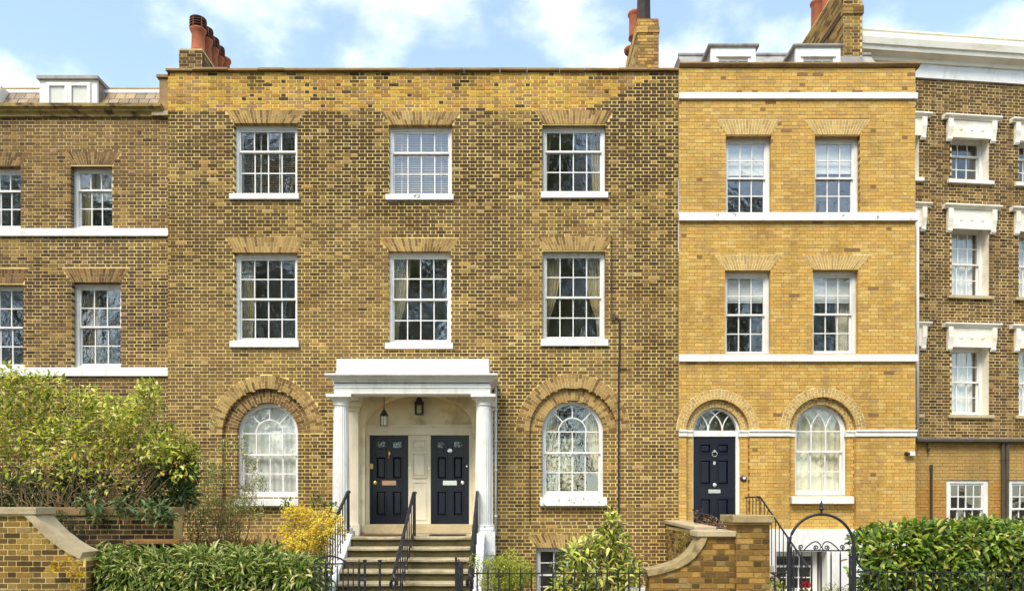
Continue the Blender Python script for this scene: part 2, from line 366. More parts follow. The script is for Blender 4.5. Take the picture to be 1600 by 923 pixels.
def jit(c, rnd, a=0.16, ds=0.15):
    f = 1 + rnd.uniform(-a, a); g = rnd.uniform(-0.05, 0.05)
    l = (.3 * c[0] + .6 * c[1] + .1 * c[2]) * ds; f *= 1.06
    return ((c[0] * (1 - ds) + l) * f * (1 + g), (c[1] * (1 - ds) + l) * f, (c[2] * (1 - ds) + l) * f * (1 - g))
def pickc(rnd, table):
    t = rnd.random() * sum(w for w, _ in table)
    for w, c in table:
        t -= w
        if t <= 0: return c
    return table[-1][1]

D_BROWN, D_GREY, M_BROWN, OCHRE, YEL, ORNG, PINK, PALE = C(96, 70, 42), C(92, 72, 52), C(146, 110, 62), C(176, 136, 72), C(226, 180, 74), C(210, 154, 70), C(190, 146, 98), C(198, 164, 100)
OCHRE2 = C(150, 115, 66)
SMEAR = C(210, 172, 98)
def smear(c, x, z, rnd):
    q = 0.5 * n3(x * .7, z * 1.0, 40) + .5 * n3(x * 3.1, z * 4.2, 41) + .25 * rnd.uniform(-1, 1)
    t = max(0.0, min(.62, (q - .12) * 1.6))
    return tuple(a + (b - a) * t for a, b in zip(c, SMEAR))
def style_h2(x, z, rnd, full):
    hsh = math.sin(math.floor(x / 1.27 + .4 * n3(x * .5, z, 1)) * 12.9 + math.floor(z / .83 + .5 * n3(x, z * .5, 2)) * 78.2) * 43758.5; hsh -= math.floor(hsh)
    edge = 10.58 + 0.10 * n3(x * 1.5, z * 2, 3) + max(0, (x - 1.6)) * 0.55
    if z > edge:
        c = pickc(rnd, [(0.40, YEL), (0.26, ORNG), (0.18, PINK), (0.06, D_GREY), (0.10, OCHRE)])
        soot = max(0, n3(x * 2.3, z * 1.1, 17) + .5 * n3(x * 7, z * 3, 18) - .05) * max(0, min(1, (z - 10.75) / .5))
        return tuple(v * (1 - .75 * min(1, soot * 2.2)) for v in jit(c, rnd, 0.14, .03))
    p = 0.42 + 0.62 * n3(x * 0.33, z * 0.45, 11.3) + 0.45 * n3(x * 1.3, z * 1.7, 5.1)
    p += 0.5 * max(0, min(1, (z - 7.9) / 1.0)) - 0.25 * max(0, min(1, 1 - abs(z - 5.9) / 0.9))
    if x > 2.6: p += 0.22
    p += (hsh - .5) * .34
    p = max(0.0, min(1.0, p + rnd.gauss(0, .10)))
    c = tuple(a_ + (b_ - a_) * p for a_, b_ in zip(OCHRE2, D_BROWN))
    q = rnd.random()
    if q < .05: c = pickc(rnd, [(.5, OCHRE), (.3, PALE), (.2, ORNG)])
    elif q < .08: c = D_GREY
    return smear(jit(c, rnd, 0.10), x, z, rnd)
def style_h1(x, z, rnd, full):
    p = 0.45 + 0.7 * n3(x * 0.5, z * 0.55, 2.2)
    if z < 8.0: p += 0.25
    if z < 4.8: p += 0.2
    p = max(0.15, min(0.9, p))
    p = max(0.0, min(1.0, p + rnd.gauss(0, .12)))
    c = tuple(a_ + (b_ - a_) * p for a_, b_ in zip(C(150, 115, 68), C(82, 64, 50)))
    if rnd.random() < .08: c = pickc(rnd, [(.5, C(92, 72, 60)), (.5, C(176, 134, 90))])
    return smear(jit(c, rnd, 0.13), x, z, rnd)
H4A, H4B, H4C, H4D, H4E = C(226, 182, 92, .76), C(220, 173, 83, .76), C(233, 192, 106, .76), C(210, 166, 96, .76), C(166, 126, 82)
def style_h4(x, z, rnd, full):
    q = n3(x * 0.9, z * 1.4, 8.0)
    up = z > 8.0
    c = pickc(rnd, [(0.42, H4A), (0.30, H4B), (0.16, H4C), (0.08 + (0.10 if up else 0) + max(0, q) * 0.35, H4D), (0.008 + (0.03 if z > 9.9 else 0), H4E)])
    return jit(c, rnd, 0.06, .06)
def style_h4low(x, z, rnd, full): return jit(pickc(rnd, [(0.5, H4A), (0.3, H4B), (0.2, H4C)]), rnd, 0.06, .06)
def style_h5(x, z, rnd, full):
    c = pickc(rnd, [(0.5, C(108, 80, 48)), (0.28, C(134, 102, 58)), (0.14, C(166, 130, 74)), (0.08, C(90, 68, 52))]); return jit(c, rnd, 0.16)
def style_gw(x, z, rnd, full):
    c = pickc(rnd, [(0.28, C(128, 100, 58)), (0.32, C(164, 128, 66)), (0.18, C(190, 150, 76)), (0.12, C(98, 78, 50)), (0.10, C(180, 150, 96))]); return jit(c, rnd, 0.15, .03)
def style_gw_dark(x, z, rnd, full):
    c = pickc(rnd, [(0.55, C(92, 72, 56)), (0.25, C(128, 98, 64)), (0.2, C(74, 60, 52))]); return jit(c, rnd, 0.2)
def style_st(x, z, rnd, full): return jit(pickc(rnd, [(0.45, YEL), (0.3, OCHRE), (0.15, ORNG), (0.1, C(150, 112, 60))]), rnd, 0.15)
def arch_ochre(rnd): return jit(pickc(rnd, [(0.40, C(204, 164, 90)), (0.35, C(182, 142, 76)), (0.25, C(146, 110, 62))]), rnd, 0.12)
def arch_yellow(rnd): return jit(pickc(rnd, [(0.6, C(228, 186, 92)), (0.4, C(216, 170, 82))]), rnd, 0.08)
def arch_brown(rnd): return jit(pickc(rnd, [(0.5, C(150, 112, 66)), (0.3, C(118, 88, 56)), (0.2, C(176, 136, 78))]), rnd, 0.12)

def flat_arch(parent, b0, b1, t0, t1, z0, z1, y, depth, colour, mortar, seed=1, proud=0.003):
    rnd = random.Random(seed); m = MB(); n = max(8, int(round((t1 - t0) / 0.074)))
    j = 0.0115 if mortar == M['mortar_white'] else 0.0105; sk = (b0 - t0)
    for i in range(n):
        f0, f1 = i / n, (i + 1) / n
        def at(f, t): return (b0 + (b1 - b0) * f) * (1 - t) + (t0 + (t1 - t0) * f) * t
        sp = [0, 0.64, 1] if i % 2 else [0, 0.36, 1]
        for a, b in zip(sp, sp[1:]):
            h = z1 - z0; dz = j / 2 / h
            ta, tb = a + (0 if a == 0 else dz), b - (dz if b < 1 else dz * .5)
            jj = j * 0.42
            m.prism([(at(f0, ta) + jj, z0 + h * ta), (at(f1, ta) - jj, z0 + h * ta), (at(f1, tb) - jj, z0 + h * tb), (at(f0, tb) + jj, z0 + h * tb)], y - proud, y + (depth if a == 0 else 0.02), colour(rnd), back=False)
    o = m.build('brick_arch', M['brick'], parent, tone=True)
    b = MB(); b.prism([(b0 + .004, z0 + .004), (b1 - .004, z0 + .004), (t1 + .012, z1 + .006), (t0 - .012, z1 + .006)], y + 0.0015, y + depth - .002)
    b.build('mortar_bed', mortar, o)
    return o

def ring_arch(parent, cx, zs, r0, r1, y, depth, colour, mortar, seed=1, proud=0.003, name='brick_arch'):
    rnd = random.Random(seed); m = MB(); n = int(round(math.pi * (r0 + r1) / 2 / 0.072)); j = 0.0115 if mortar == M['mortar_white'] else 0.0105
    for i in range(n):
        a0, a1 = math.pi * i / n, math.pi * (i + 1) / n
        sp = [r0, r0 + (r1 - r0) * (0.64 if i % 2 else 0.36), r1]
        for q, (ra, rb) in enumerate(zip(sp, sp[1:])):
            if q: ra += j / 2
            else: rb -= j / 2
            da, db = j * 0.42 / ra, j * 0.42 / rb
            pts = [(cx + ra * math.cos(a1 - da), zs + ra * math.sin(a1 - da)), (cx + ra * math.cos(a0 + da), zs + ra * math.sin(a0 + da)),
                   (cx + rb * math.cos(a0 + db), zs + rb * math.sin(a0 + db)), (cx + rb * math.cos(a1 - db), zs + rb * math.sin(a1 - db))]
            m.prism(pts, y - proud, y + (depth if q == 0 else 0.02), colour(rnd), back=False)
    o = m.build(name, M['brick'], parent, tone=True)
    b = MB(); b.arcbar(cx, zs, r0 + .004, r1 + .010, 0, math.pi, y + 0.0015, y + depth - .002, n=32); b.build('mortar_bed', mortar, o)
    return o

# ------------------------------------------------------------------ windows
_q = bpy.data.meshes.new('pane'); _q.from_pydata([(-.5, 0, -.5), (.5, 0, -.5), (.5, 0, .5), (-.5, 0, .5)], [], [(0, 1, 2, 3)]); _q.update()
PANE = {}
def pane_mesh(g):
    if g not in PANE:
        me = _q.copy(); me.name = 'pane'; me.materials.append(M[g]); PANE[g] = me
    return PANE[g]
def pane(parent, x0, x1, y, z0, z1, g='glass', tilt=0.011):
    return inst('pane', pane_mesh(g), parent, ((x0 + x1) / 2, y, (z0 + z1) / 2), (x1 - x0, 1, z1 - z0), (random.gauss(0, tilt), 0, random.gauss(0, tilt)))

def sash(parent, name, x0, x1, z0, z1, y, th, cols, rows, m, st=0.042, rt=0.045, rb=0.05, bar=0.022, g='glass', panes=True):
    b = MB()
    b.box(x0, x0 + st, y, y + th, z0, z1); b.box(x1 - st, x1, y, y + th, z0, z1)
    b.box(x0 + st, x1 - st, y + .001, y + th - .001, z1 - rt, z1); b.box(x0 + st, x1 - st, y + .001, y + th - .001, z0, z0 + rb)
    gx0, gx1, gz0, gz1 = x0 + st, x1 - st, z0 + rb, z1 - rt
    xs = [gx0 + (gx1 - gx0) * i / cols for i in range(cols + 1)]; zs = [gz0 + (gz1 - gz0) * i / rows for i in range(rows + 1)]
    for x in xs[1:-1]: b.box(x - bar / 2, x + bar / 2, y + .004, y + th - .004, gz0, gz1)
    for z in zs[1:-1]: b.box(gx0, gx1, y + .006, y + th - .006, z - bar / 2, z + bar / 2)
    b.build(name, m, parent)
    if panes:
        for i in range(cols):
            for k in range(rows): pane(parent, xs[i], xs[i + 1], y + th * .55, zs[k], zs[k + 1], g)

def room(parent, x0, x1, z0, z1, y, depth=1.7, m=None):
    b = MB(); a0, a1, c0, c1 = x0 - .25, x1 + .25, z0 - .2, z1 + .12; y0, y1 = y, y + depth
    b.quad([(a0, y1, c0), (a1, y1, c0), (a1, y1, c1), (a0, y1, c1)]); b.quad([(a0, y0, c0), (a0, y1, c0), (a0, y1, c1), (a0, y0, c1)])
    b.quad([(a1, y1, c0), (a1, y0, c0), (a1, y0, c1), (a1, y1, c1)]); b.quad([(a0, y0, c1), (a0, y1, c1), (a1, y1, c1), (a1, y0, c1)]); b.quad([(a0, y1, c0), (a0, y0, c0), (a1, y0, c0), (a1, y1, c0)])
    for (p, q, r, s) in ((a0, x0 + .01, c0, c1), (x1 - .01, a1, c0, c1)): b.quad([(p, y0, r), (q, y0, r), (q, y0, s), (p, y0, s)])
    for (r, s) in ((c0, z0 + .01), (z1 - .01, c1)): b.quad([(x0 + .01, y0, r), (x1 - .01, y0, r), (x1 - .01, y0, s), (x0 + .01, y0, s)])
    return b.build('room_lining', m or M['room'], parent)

def sash_window(house, x0, x1, z0, z1, yf, cols, ru, rl, sill=None, fw=0.052, head=0.075, g='glass', m=None, zmr=None, bar=0.022, sill_mat=None, rm=1.7):
    m = m or M['white']
    b = MB(); y1 = yf + 0.15; e = 0.02
    b.box(x0 - e, x0 + fw, yf, y1, z0, z1 + e); b.box(x1 - fw, x1 + e, yf, y1, z0, z1 + e)
    b.box(x0 + fw, x1 - fw, yf + .002, y1, z1 - head, z1 + e); b.box(x0 + fw, x1 - fw, yf + .002, y1, z0, z0 + .045)
    b.box(x0 + fw * .55, x0 + fw + .012, yf + .012, yf + .03, z0 + .045, z1 - head); b.box(x1 - fw - .012, x1 - fw * .55, yf + .012, yf + .03, z0 + .045, z1 - head)
    w = b.build('window', m, house)
    xi0, xi1, zi0, zi1 = x0 + fw, x1 - fw, z0 + .045, z1 - head
    zm = zmr if zmr is not None else zi0 + (zi1 - zi0) * rl / (ru + rl)
    sash(w, 'upper_sash', xi0, xi1, zm - .02, zi1, yf + .03, .036, cols, ru, m, g=g, bar=bar, rb=.04)
    sash(w, 'lower_sash', xi0, xi1, zi0, zm + .02, yf + .07, .036, cols, rl, m, g=g, bar=bar, rt=.04)
    if sill:
        s0, s1, sz0, sz1, proj = sill
        b = MB(); b.prism_x([(yf + .05, sz0), (-proj, sz0), (-proj, sz1 - .012), (yf + .05, sz1)][::-1], s0, s1); b.build('sill', sill_mat or M['white'], w, bevel=.006)
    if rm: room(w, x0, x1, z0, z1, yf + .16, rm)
    return w

def arch_window(house, cx, r, zs, z0, yf, cols, zmr, rl, sill, headtype, fw=0.05, g='glass', rm=1.7):
    m = M['white']; b = MB(); y1 = yf + .15
    b.box(cx - r - .02, cx - r + fw, yf, y1, z0, zs); b.box(cx + r - fw, cx + r + .02, yf, y1, z0, zs)
    b.arcbar(cx, zs, r - fw, r + .02, 0, math.pi, yf, y1, 32); b.box(cx - r + fw, cx + r - fw, yf + .002, y1, z0, z0 + .06)
    w = b.build('window', m, house)
    ri = r - fw; st = .035; y = yf + .03; th = .036; bar = .024
    u = MB(); u.arcbar(cx, zs, ri - st, ri + .004, 0, math.pi, y, y + th, 32)
    u.box(cx - ri, cx - ri + st, y, y + th, zmr - .02, zs); u.box(cx + ri - st, cx + ri, y, y + th, zmr - .02, zs); u.box(cx - ri + st, cx + ri - st, y + .001, y + th - .001, zmr - .02, zmr + .022)
    gi = ri - st; xs = [cx - gi + 2 * gi * i / cols for i in range(cols + 1)]
    for x in xs[1:-1]: u.box(x - bar / 2, x + bar / 2, y + .004, y + th - .004, zmr + .022, zs)
    u.box(cx - gi, cx + gi, y + .006, y + th - .006, zs - bar / 2, zs + bar / 2)
    if headtype == 'radial':
        rh = gi * 0.52
        u.arcbar(cx, zs, rh - bar / 2, rh + bar / 2, 0, math.pi, y + .004, y + th - .004, 24)
        for a in (math.radians(46), math.radians(90), math.radians(134)):
            d = Vector((math.cos(a), math.sin(a))); nrm = Vector((-d.y, d.x)) * bar / 2
            p, q = Vector((cx, zs)) + d * (rh + .005), Vector((cx, zs)) + d * (gi + .01)
            u.prism([tuple(p - nrm), tuple(q - nrm), tuple(q + nrm), tuple(p + nrm)], y + .005, y + th - .005)
        secs = [(0, 46), (46, 90), (90, 134), (134, 180)]
        def poly_pane(pts):
            me = bpy.data.meshes.new('pane'); me.from_pydata([(px - cx, 0, pz - zs) for px, pz in pts], [], [tuple(range(len(pts)))]); me.update(); me.materials.append(M[g])
            inst('pane', me, w, (cx, y + th * .55, zs), rot=(random.gauss(0, .006), 0, random.gauss(0, .006)))
        arc = lambda rr, a0, a1, n=8: [(cx + rr * math.cos(math.radians(a0 + (a1 - a0) * i / n)), zs + rr * math.sin(math.radians(a0 + (a1 - a0) * i / n))) for i in range(n + 1)]
        poly_pane(arc(rh, 0, 180, 16))
        for a0, a1 in secs: poly_pane(arc(gi, a0, a1) + arc(rh, a1, a0))
    else:
        wd = 2 * gi / cols; R = gi * 1.06
        for x in xs[1:-1]:
            for sgn in (-1, 1):
                pts = []
                for i in range(40):
                    t = i / 39 * math.pi / 2
                    px, pz = x + sgn * R * (1 - math.cos(t)), zs + R * math.sin(t)
                    if math.hypot(px - cx, pz - zs) > gi + .012: break
                    pts.append((px, y + th / 2, pz))
                if len(pts) > 1: u.tube(pts, .015, 4)
        me = bpy.data.meshes.new('pane'); pts = [(gi * math.cos(math.pi * i / 20), 0, gi * math.sin(math.pi * i / 20)) for i in range(21)]
        me.from_pydata(pts, [], [tuple(range(21))]); me.update(); me.materials.append(M[g]); inst('pane', me, w, (cx, y + th * .75, zs))
    u.build('upper_sash', m, w)
    for i in range(cols): pane(w, xs[i], xs[i + 1], y + th * .55, zmr + .02, zs, g)
    sash(w, 'lower_sash', cx - ri, cx + ri, z0 + .06, zmr + .02, yf + .07, .036, cols, rl, m, g=g, bar=bar, rt=.04, rb=.07)
    if sill:
        s0, s1, sz0, sz1, proj = sill
        b = MB(); b.prism_x([(yf + .05, sz0), (-proj, sz0), (-proj, sz1 - .012), (yf + .05, sz1)][::-1], s0, s1); b.build('sill', M['white_worn'] if cx > -2 and cx < 3 else M['white'], w, bevel=.006)
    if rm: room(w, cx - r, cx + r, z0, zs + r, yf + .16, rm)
    return w

def drape(name, label, house, xt0, xt1, xb0, xb1, z0, z1, y, m, waves=6, amp=.03, tie=None, cat='curtain', group=None):
    """a hanging cloth; tie=(z, x0, x1) pinches it"""
    nx, nz = 48, 14; v = []; f = []
    for k in range(nz + 1):
        t = k / nz; z = z1 + (z0 - z1) * t
        a, b = xt0 + (xb0 - xt0) * t, xt1 + (xb1 - xt1) * t
        if tie:
            tt = (z1 - tie[0]) / (z1 - z0)
            if t <= tt: q = (t / tt) ** 2.2; a, b = xt0 + (tie[1] - xt0) * q, xt1 + (tie[2] - xt1) * q
            else: q = ((t - tt) / (1 - tt)) ** .6; a, b = tie[1] + (xb0 - tie[1]) * q, tie[2] + (xb1 - tie[2]) * q
        for i in range(nx + 1):
            s = i / nx; v.append((a + (b - a) * s, y + amp * math.sin(s * waves * 2 * math.pi + .5 * math.sin(t * 2)) + .01 * math.sin(s * 31), z))
    for k in range(nz):
        for i in range(nx):
            p = k * (nx + 1) + i; f.append((p, p + 1, p + nx + 2, p + nx + 1))
    me = bpy.data.meshes.new(name); me.from_pydata(v, [], f); me.update(); me.materials.append(m); me.polygons.foreach_set('use_smooth', [True] * len(f))
    o = bpy.data.objects.new(name, me); col.objects.link(o); o.location = house.location; o.rotation_euler = house.rotation_euler
    return tag(o, label, cat, group)

# ------------------------------------------------------------------ ground
g = MB(); g.quad([(-600, -600, -0.16), (600, -600, -0.16), (600, 600, -0.16), (-600, 600, -0.16)]); struct(g.build('ground', M['soil']))
g = MB(); g.quad([(-60, -28, -0.13), (60, -28, -0.13), (60, -8.6, -0.13), (-60, -8.6, -0.13)]); struct(g.build('road', M['asphalt']))
g = MB(); g.box(-60, 60, -8.6, -6.3, -0.15, 0.0); struct(g.build('pavement', M['paving'], bevel=.02))
g = MB(); g.box(-60, 60, -31, -28, -0.15, 0.0); struct(g.build('pavement', M['paving'], bevel=.02))
g = MB(); g.box(-14, 14, -6.3, 3.2, -0.15, -0.004); struct(g.build('garden_ground', M['soil']))


# ------------------------------------------------------------------ middle house (dark stock brick, white portico)
H2 = empty('terraced_house', (0, 0, 0)); tag(H2, 'wide brown brick house in the middle with white columned porch and twin black doors', 'house')
h2x0, h2x1 = X_(262), X_(1060); YW2 = 0.12
zpar = Z_(113)
W2 = []      # openings: x0, x1, top, sill top, sill bottom, sill x0, x1, cols, upper rows, lower rows, arch top, arch x0, x1
W2 += [(365.5, 464.5, 192.5, 303, 312.5, 359.5, 468, 4, 1, 2, 172, 352, 479), (607.5, 706, 195, 304, 313.5, 603, 709, 4, 1, 2, 174, 594, 720), (848, 946, 194, 300, 310.5, 845, 950, 4, 1, 2, 172, 835, 959)]
W2 += [(366, 464.5, 394.5, 532, 543, 360, 467.5, 4, 2, 2, 370, 352, 478), (607, 704.5, 392.5, 535, 545, 602, 708, 4, 2, 2, 372, 593, 718), (848, 945.5, 391, 530, 541, 845, 950, 4, 2, 2, 370, 834, 958)]
ops, cov = [], []
for w in W2:
    ops.append(Rect(X_(w[0]), X_(w[1]), Z_(w[3]) - .02, Z_(w[2]))); cov.append(Trap(X_(w[0]), X_(w[1]), X_(w[11]), X_(w[12]), Z_(w[2]), Z_(w[10])))
AR = [dict(cx=X_(416), zs=Z_(675.5), r=47.8 / 73, rr=69 / 73, ro=89 / 73, z0=Z_(777), zr0=Z_(818)), dict(cx=X_(895.5), zs=Z_(672.7), r=48.2 / 73, rr=68.3 / 73, ro=89 / 73, z0=Z_(776), zr0=Z_(818))]
for a in AR: ops.append(Arch(a['cx'], a['rr'], a['zs'], a['zr0'])); cov.append(Arch(a['cx'], a['ro'], a['zs'], a['zs'] - .001))
DC, DA, DB, DZS = X_(654), 1.15, 0.72, Z_(668)                 # door recess: centre, half width, rise, springing
ops.append(Arch(DC, DA + .06, DZS, 1.5, DB + .06))
bas = [(X_(838), X_(936), Z_(855), 0.05, X_(823), X_(950), Z_(834)), (X_(370), X_(462), Z_(854), 0.05, X_(357), X_(475), Z_(834))]
for b in bas: ops.append(Rect(b[0], b[1], b[3], b[2])); cov.append(Trap(b[0], b[1], b[4], b[5], b[2], b[6]))
brickwork(H2, h2x0, h2x1, 0.0, zpar, 0.0, style_h2, M['mortar_old'], ops, cov, pick=(1.0, 4.3), seed=2, ends=(True, False))
for i, a in enumerate(AR):
    rec = Arch(a['cx'], a['rr'] + .01, a['zs'], a['zr0'] - .02)
    brickwork(H2, a['cx'] - a['rr'], a['cx'] + a['rr'], a['zr0'] - .02, a['zs'] + a['rr'], 0.085, style_h2, M['mortar_old'], [Arch(a['cx'], a['r'], a['zs'], a['z0'])], [Arch(a['cx'], a['rr'] + .02, a['zs'], a['zs'] - .001)], incl=rec, pick=(a['cx'], 3), npick=60, name='recessed_wall', seed=20 + i)
    ring_arch(H2, a['cx'], a['zs'], a['rr'], a['ro'], 0.0, 0.10, arch_ochre, M['mortar_old'], seed=30 + i)
    ring_arch(H2, a['cx'], a['zs'], a['r'], a['rr'] + .005, 0.085, 0.12, arch_brown if i == 0 else arch_ochre, M['mortar_old'], seed=40 + i)
    s0, s1 = (367, 466.5) if i == 0 else (844, 948)
    zt, zb = (778, 790) if i == 0 else (776, 790)
    arch_window(H2, a['cx'] , a['r'], a['zs'], a['z0'], 0.19, 4, Z_(710 if i == 0 else 707, .2), 2, (X_(s0), X_(s1), Z_(zb), Z_(zt), .05), 'radial')
for i, w in enumerate(W2):
    x0, x1, zt, zst, zsb = X_(w[0]), X_(w[1]), Z_(w[2]), Z_(w[3]), Z_(w[4])
    flat_arch(H2, x0, x1, X_(w[11]), X_(w[12]), zt, Z_(w[10]), 0.0, YW2, arch_ochre, M['mortar_old'], seed=50 + i)
    win = sash_window(H2, x0, x1, zst, zt, YW2, w[7], w[8], w[9], (X_(w[5]), X_(w[6]), zsb, zst, .06), sill_mat=M['white_worn'] if i in (1, 4) else None)
    if i == 0:                                                  # secondary glazing behind the sashes
        b = MB()
        for f in (.06, .35, .65, .94): xx = x0 + (x1 - x0) * f; b.box(xx - .012, xx + .012, .32, .34, zst + .05, zt - .08)
        b.build('secondary_glazing_frame', M['white'], win)
for i, b in enumerate(bas):
    flat_arch(H2, b[0], b[1], b[4], b[5], b[2], b[6], 0.0, .12, arch_ochre, M['mortar_old'], seed=70 + i)
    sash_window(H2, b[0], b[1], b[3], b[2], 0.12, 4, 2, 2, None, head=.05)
# parapet coping, roof, body
def coping_run(house, prof, x0, x1, m, seed, w=.62):
    rnd = random.Random(seed); n = int((x1 - x0) / w); xs_ = [x0 + (x1 - x0) * (i + (rnd.uniform(-.12, .12) if 0 < i < n else 0)) / n for i in range(n + 1)]
    for i in range(n):
        dz, dy = rnd.uniform(-.006, .006), rnd.uniform(-.012, .012)
        b = MB(); b.prism_x([(y_ + dy, z_ + dz) for y_, z_ in prof], xs_[i] + .004, xs_[i + 1] - .004); b.build('coping_stone', m, house, bevel=.008)
coping_run(H2, [(-.07, zpar + .008), (.34, zpar + .008), (.34, Z_(107)), (-.07, Z_(108) - .01)], h2x0 - .03, h2x1 - .005, M['coping'], 1)
b = MB(); b.box(h2x0 + .01, h2x1 - .01, 0.13, .30, 10.3, zpar); b.build('parapet_back', M['coping'], H2)
b = MB(); b.box(h2x0 + .01, h2x1 - .01, .31, 9.0, 10.55, 10.7); b.build('roof', M['lead'], H2)
b = MB(); b.box(h2x0 + .01, h2x0 + .2, .13, 9, 0, 10.54); b.box(h2x1 - .2, h2x1 - .01, .13, 9, 0, 10.54); b.box(h2x0 + .2, h2x1 - .2, 8.8, 9, 0, 10.54); b.build('side_wall', M['mortar_ochre'], H2)

# porch
YP = -1.0
po = MB()
ex0, ex1 = X_(522, -1.2), X_(766, -1.2)
za = Z_(615, -1.2); zc = Z_(583, -1.36); zt = Z_(560, -1.15)
po.prism_x([(-1.2, za), (-.80, za), (-.80, za + .30), (-1.2, za + .30)], ex0, ex1)                      # front beam
for xa, xb in ((ex0, ex0 + .34), (ex1 - .34, ex1)): po.box(xa, xb, -.80, -.005, za, za + .30)             # side beams
po.box(ex0 + .002, ex1 - .002, -1.198, -.006, za + .30, za + .34)                                           # ceiling slab
def ring_course(y, x0, x1, z0, z1): po.box(x0, x1, y, -.004, z0, z1)
ring_course(-1.215, ex0 - .015, ex1 + .015, za + .115, za + .135)
zc0 = za + .20
for k in range(7):                                                                                      # cornice steps out in a hollow curve
    t = k / 6; off = .16 * (1 - math.cos(t * math.pi / 2)) ** .9
    ring_course(-1.2 - off, ex0 - off * .85, ex1 + off * .85, zc0 + (zc - .035 - zc0) * t * .9, zc0 + (zc - .035 - zc0) * min(1, (k + 1) / 6))
ring_course(-1.375, ex0 - .15, ex1 + .15, zc - .036, zc)
po.box(ex0 + .03, ex1 - .03, -1.12, -.004, zc, zt)
porch = po.build('porch', M['white'], H2, bevel=.004)
for px_c, nm in ((533, 0), (755.5, 1)):
    cx = X_(px_c, YP); zb = 1.54
    r0, r1 = .168, .142
    c = MB()
    c.lathe([(r0, zb + .22), (r0 * .998, zb + .8), (r0 * .97, zb + 1.5), (r1, za - .22)], cx, YP, 40, flute=lambda z: True)
    c.build('column', M['white'], porch)
    c = MB(); c.box(cx - .235, cx + .235, YP - .235, YP + .235, zb - .35, zb + .09); c.lathe([(.225, zb + .09), (.235, zb + .125), (.225, zb + .16), (.19, zb + .175), (.195, zb + .20), (.175, zb + .225)], cx, YP, 28); c.build('column_base', M['white_worn'], porch)
    c = MB(); c.lathe([(r1, za - .225), (r1 + .018, za - .21), (r1 + .018, za - .195), (r1 + .004, za - .185), (r1 + .01, za - .14), (r1 + .075, za - .075), (r1 + .075, za - .062)], cx, YP, 28); c.box(cx - .245, cx + .245, YP - .245, YP + .245, za - .062, za - .002); c.build('capital', M['white'], porch)
    # respond on the wall
    c = MB(); c.box(cx - .17, cx + .17, -.14, -.002, zb, za - .2); c.box(cx - .2, cx + .2, -.17, -.0015, za - .2, za - .13); c.box(cx - .24, cx + .24, -.21, -.001, za - .13, za - .003); c.box(cx - .2, cx + .2, -.18, -.0015, zb - .3, zb + .2); c.build('pilaster', M['cream_paint'], porch, bevel=.004)
    c = MB(); c.box(cx - .21, cx + .21, YP - .22, -.003, 0, zb - .36); c.box(cx - .24, cx + .24, YP - .25, -.004, zb - .36, zb - .27); c.build('pedestal', M['white_worn'], porch)
# plaster lining round the doors: front sheet with an arched opening, reveal, tympanum
pl = MB(); n = 32; yfp = -.02; zl = 1.55; zh = za + .30; px0, px1 = ex0 + .2, ex1 - .2
def el(t): return (DC + DA * math.cos(t), DZS + DB * math.sin(t))
for i in range(n):
    a, b_ = el(math.pi * i / n), el(math.pi * (i + 1) / n)
    pl.quad([(b_[0], yfp, b_[1]), (a[0], yfp, a[1]), (a[0], yfp, zh), (b_[0], yfp, zh)])
    pl.quad([(a[0], yfp, a[1]), (b_[0], yfp, b_[1]), (b_[0], .26, b_[1]), (a[0], .26, a[1])])
for xa, xb in ((px0, DC - DA), (DC + DA, px1)): pl.quad([(xa, yfp, zl), (xb, yfp, zl), (xb, yfp, zh), (xa, yfp, zh)])
for x, s in ((DC - DA, 1), (DC + DA, -1)): pl.quad([(x, yfp, zl), (x, .26, zl), (x, .26, DZS), (x, yfp, DZS)])
ct = []
pl.quad([(DC - DA, .26, DZS - .02), (DC + DA, .26, DZS - .02), (DC + DA, .26, DZS + DB), (DC - DA, .26, DZS + DB)])
pl.build('plaster_lining', M['cream'], porch)

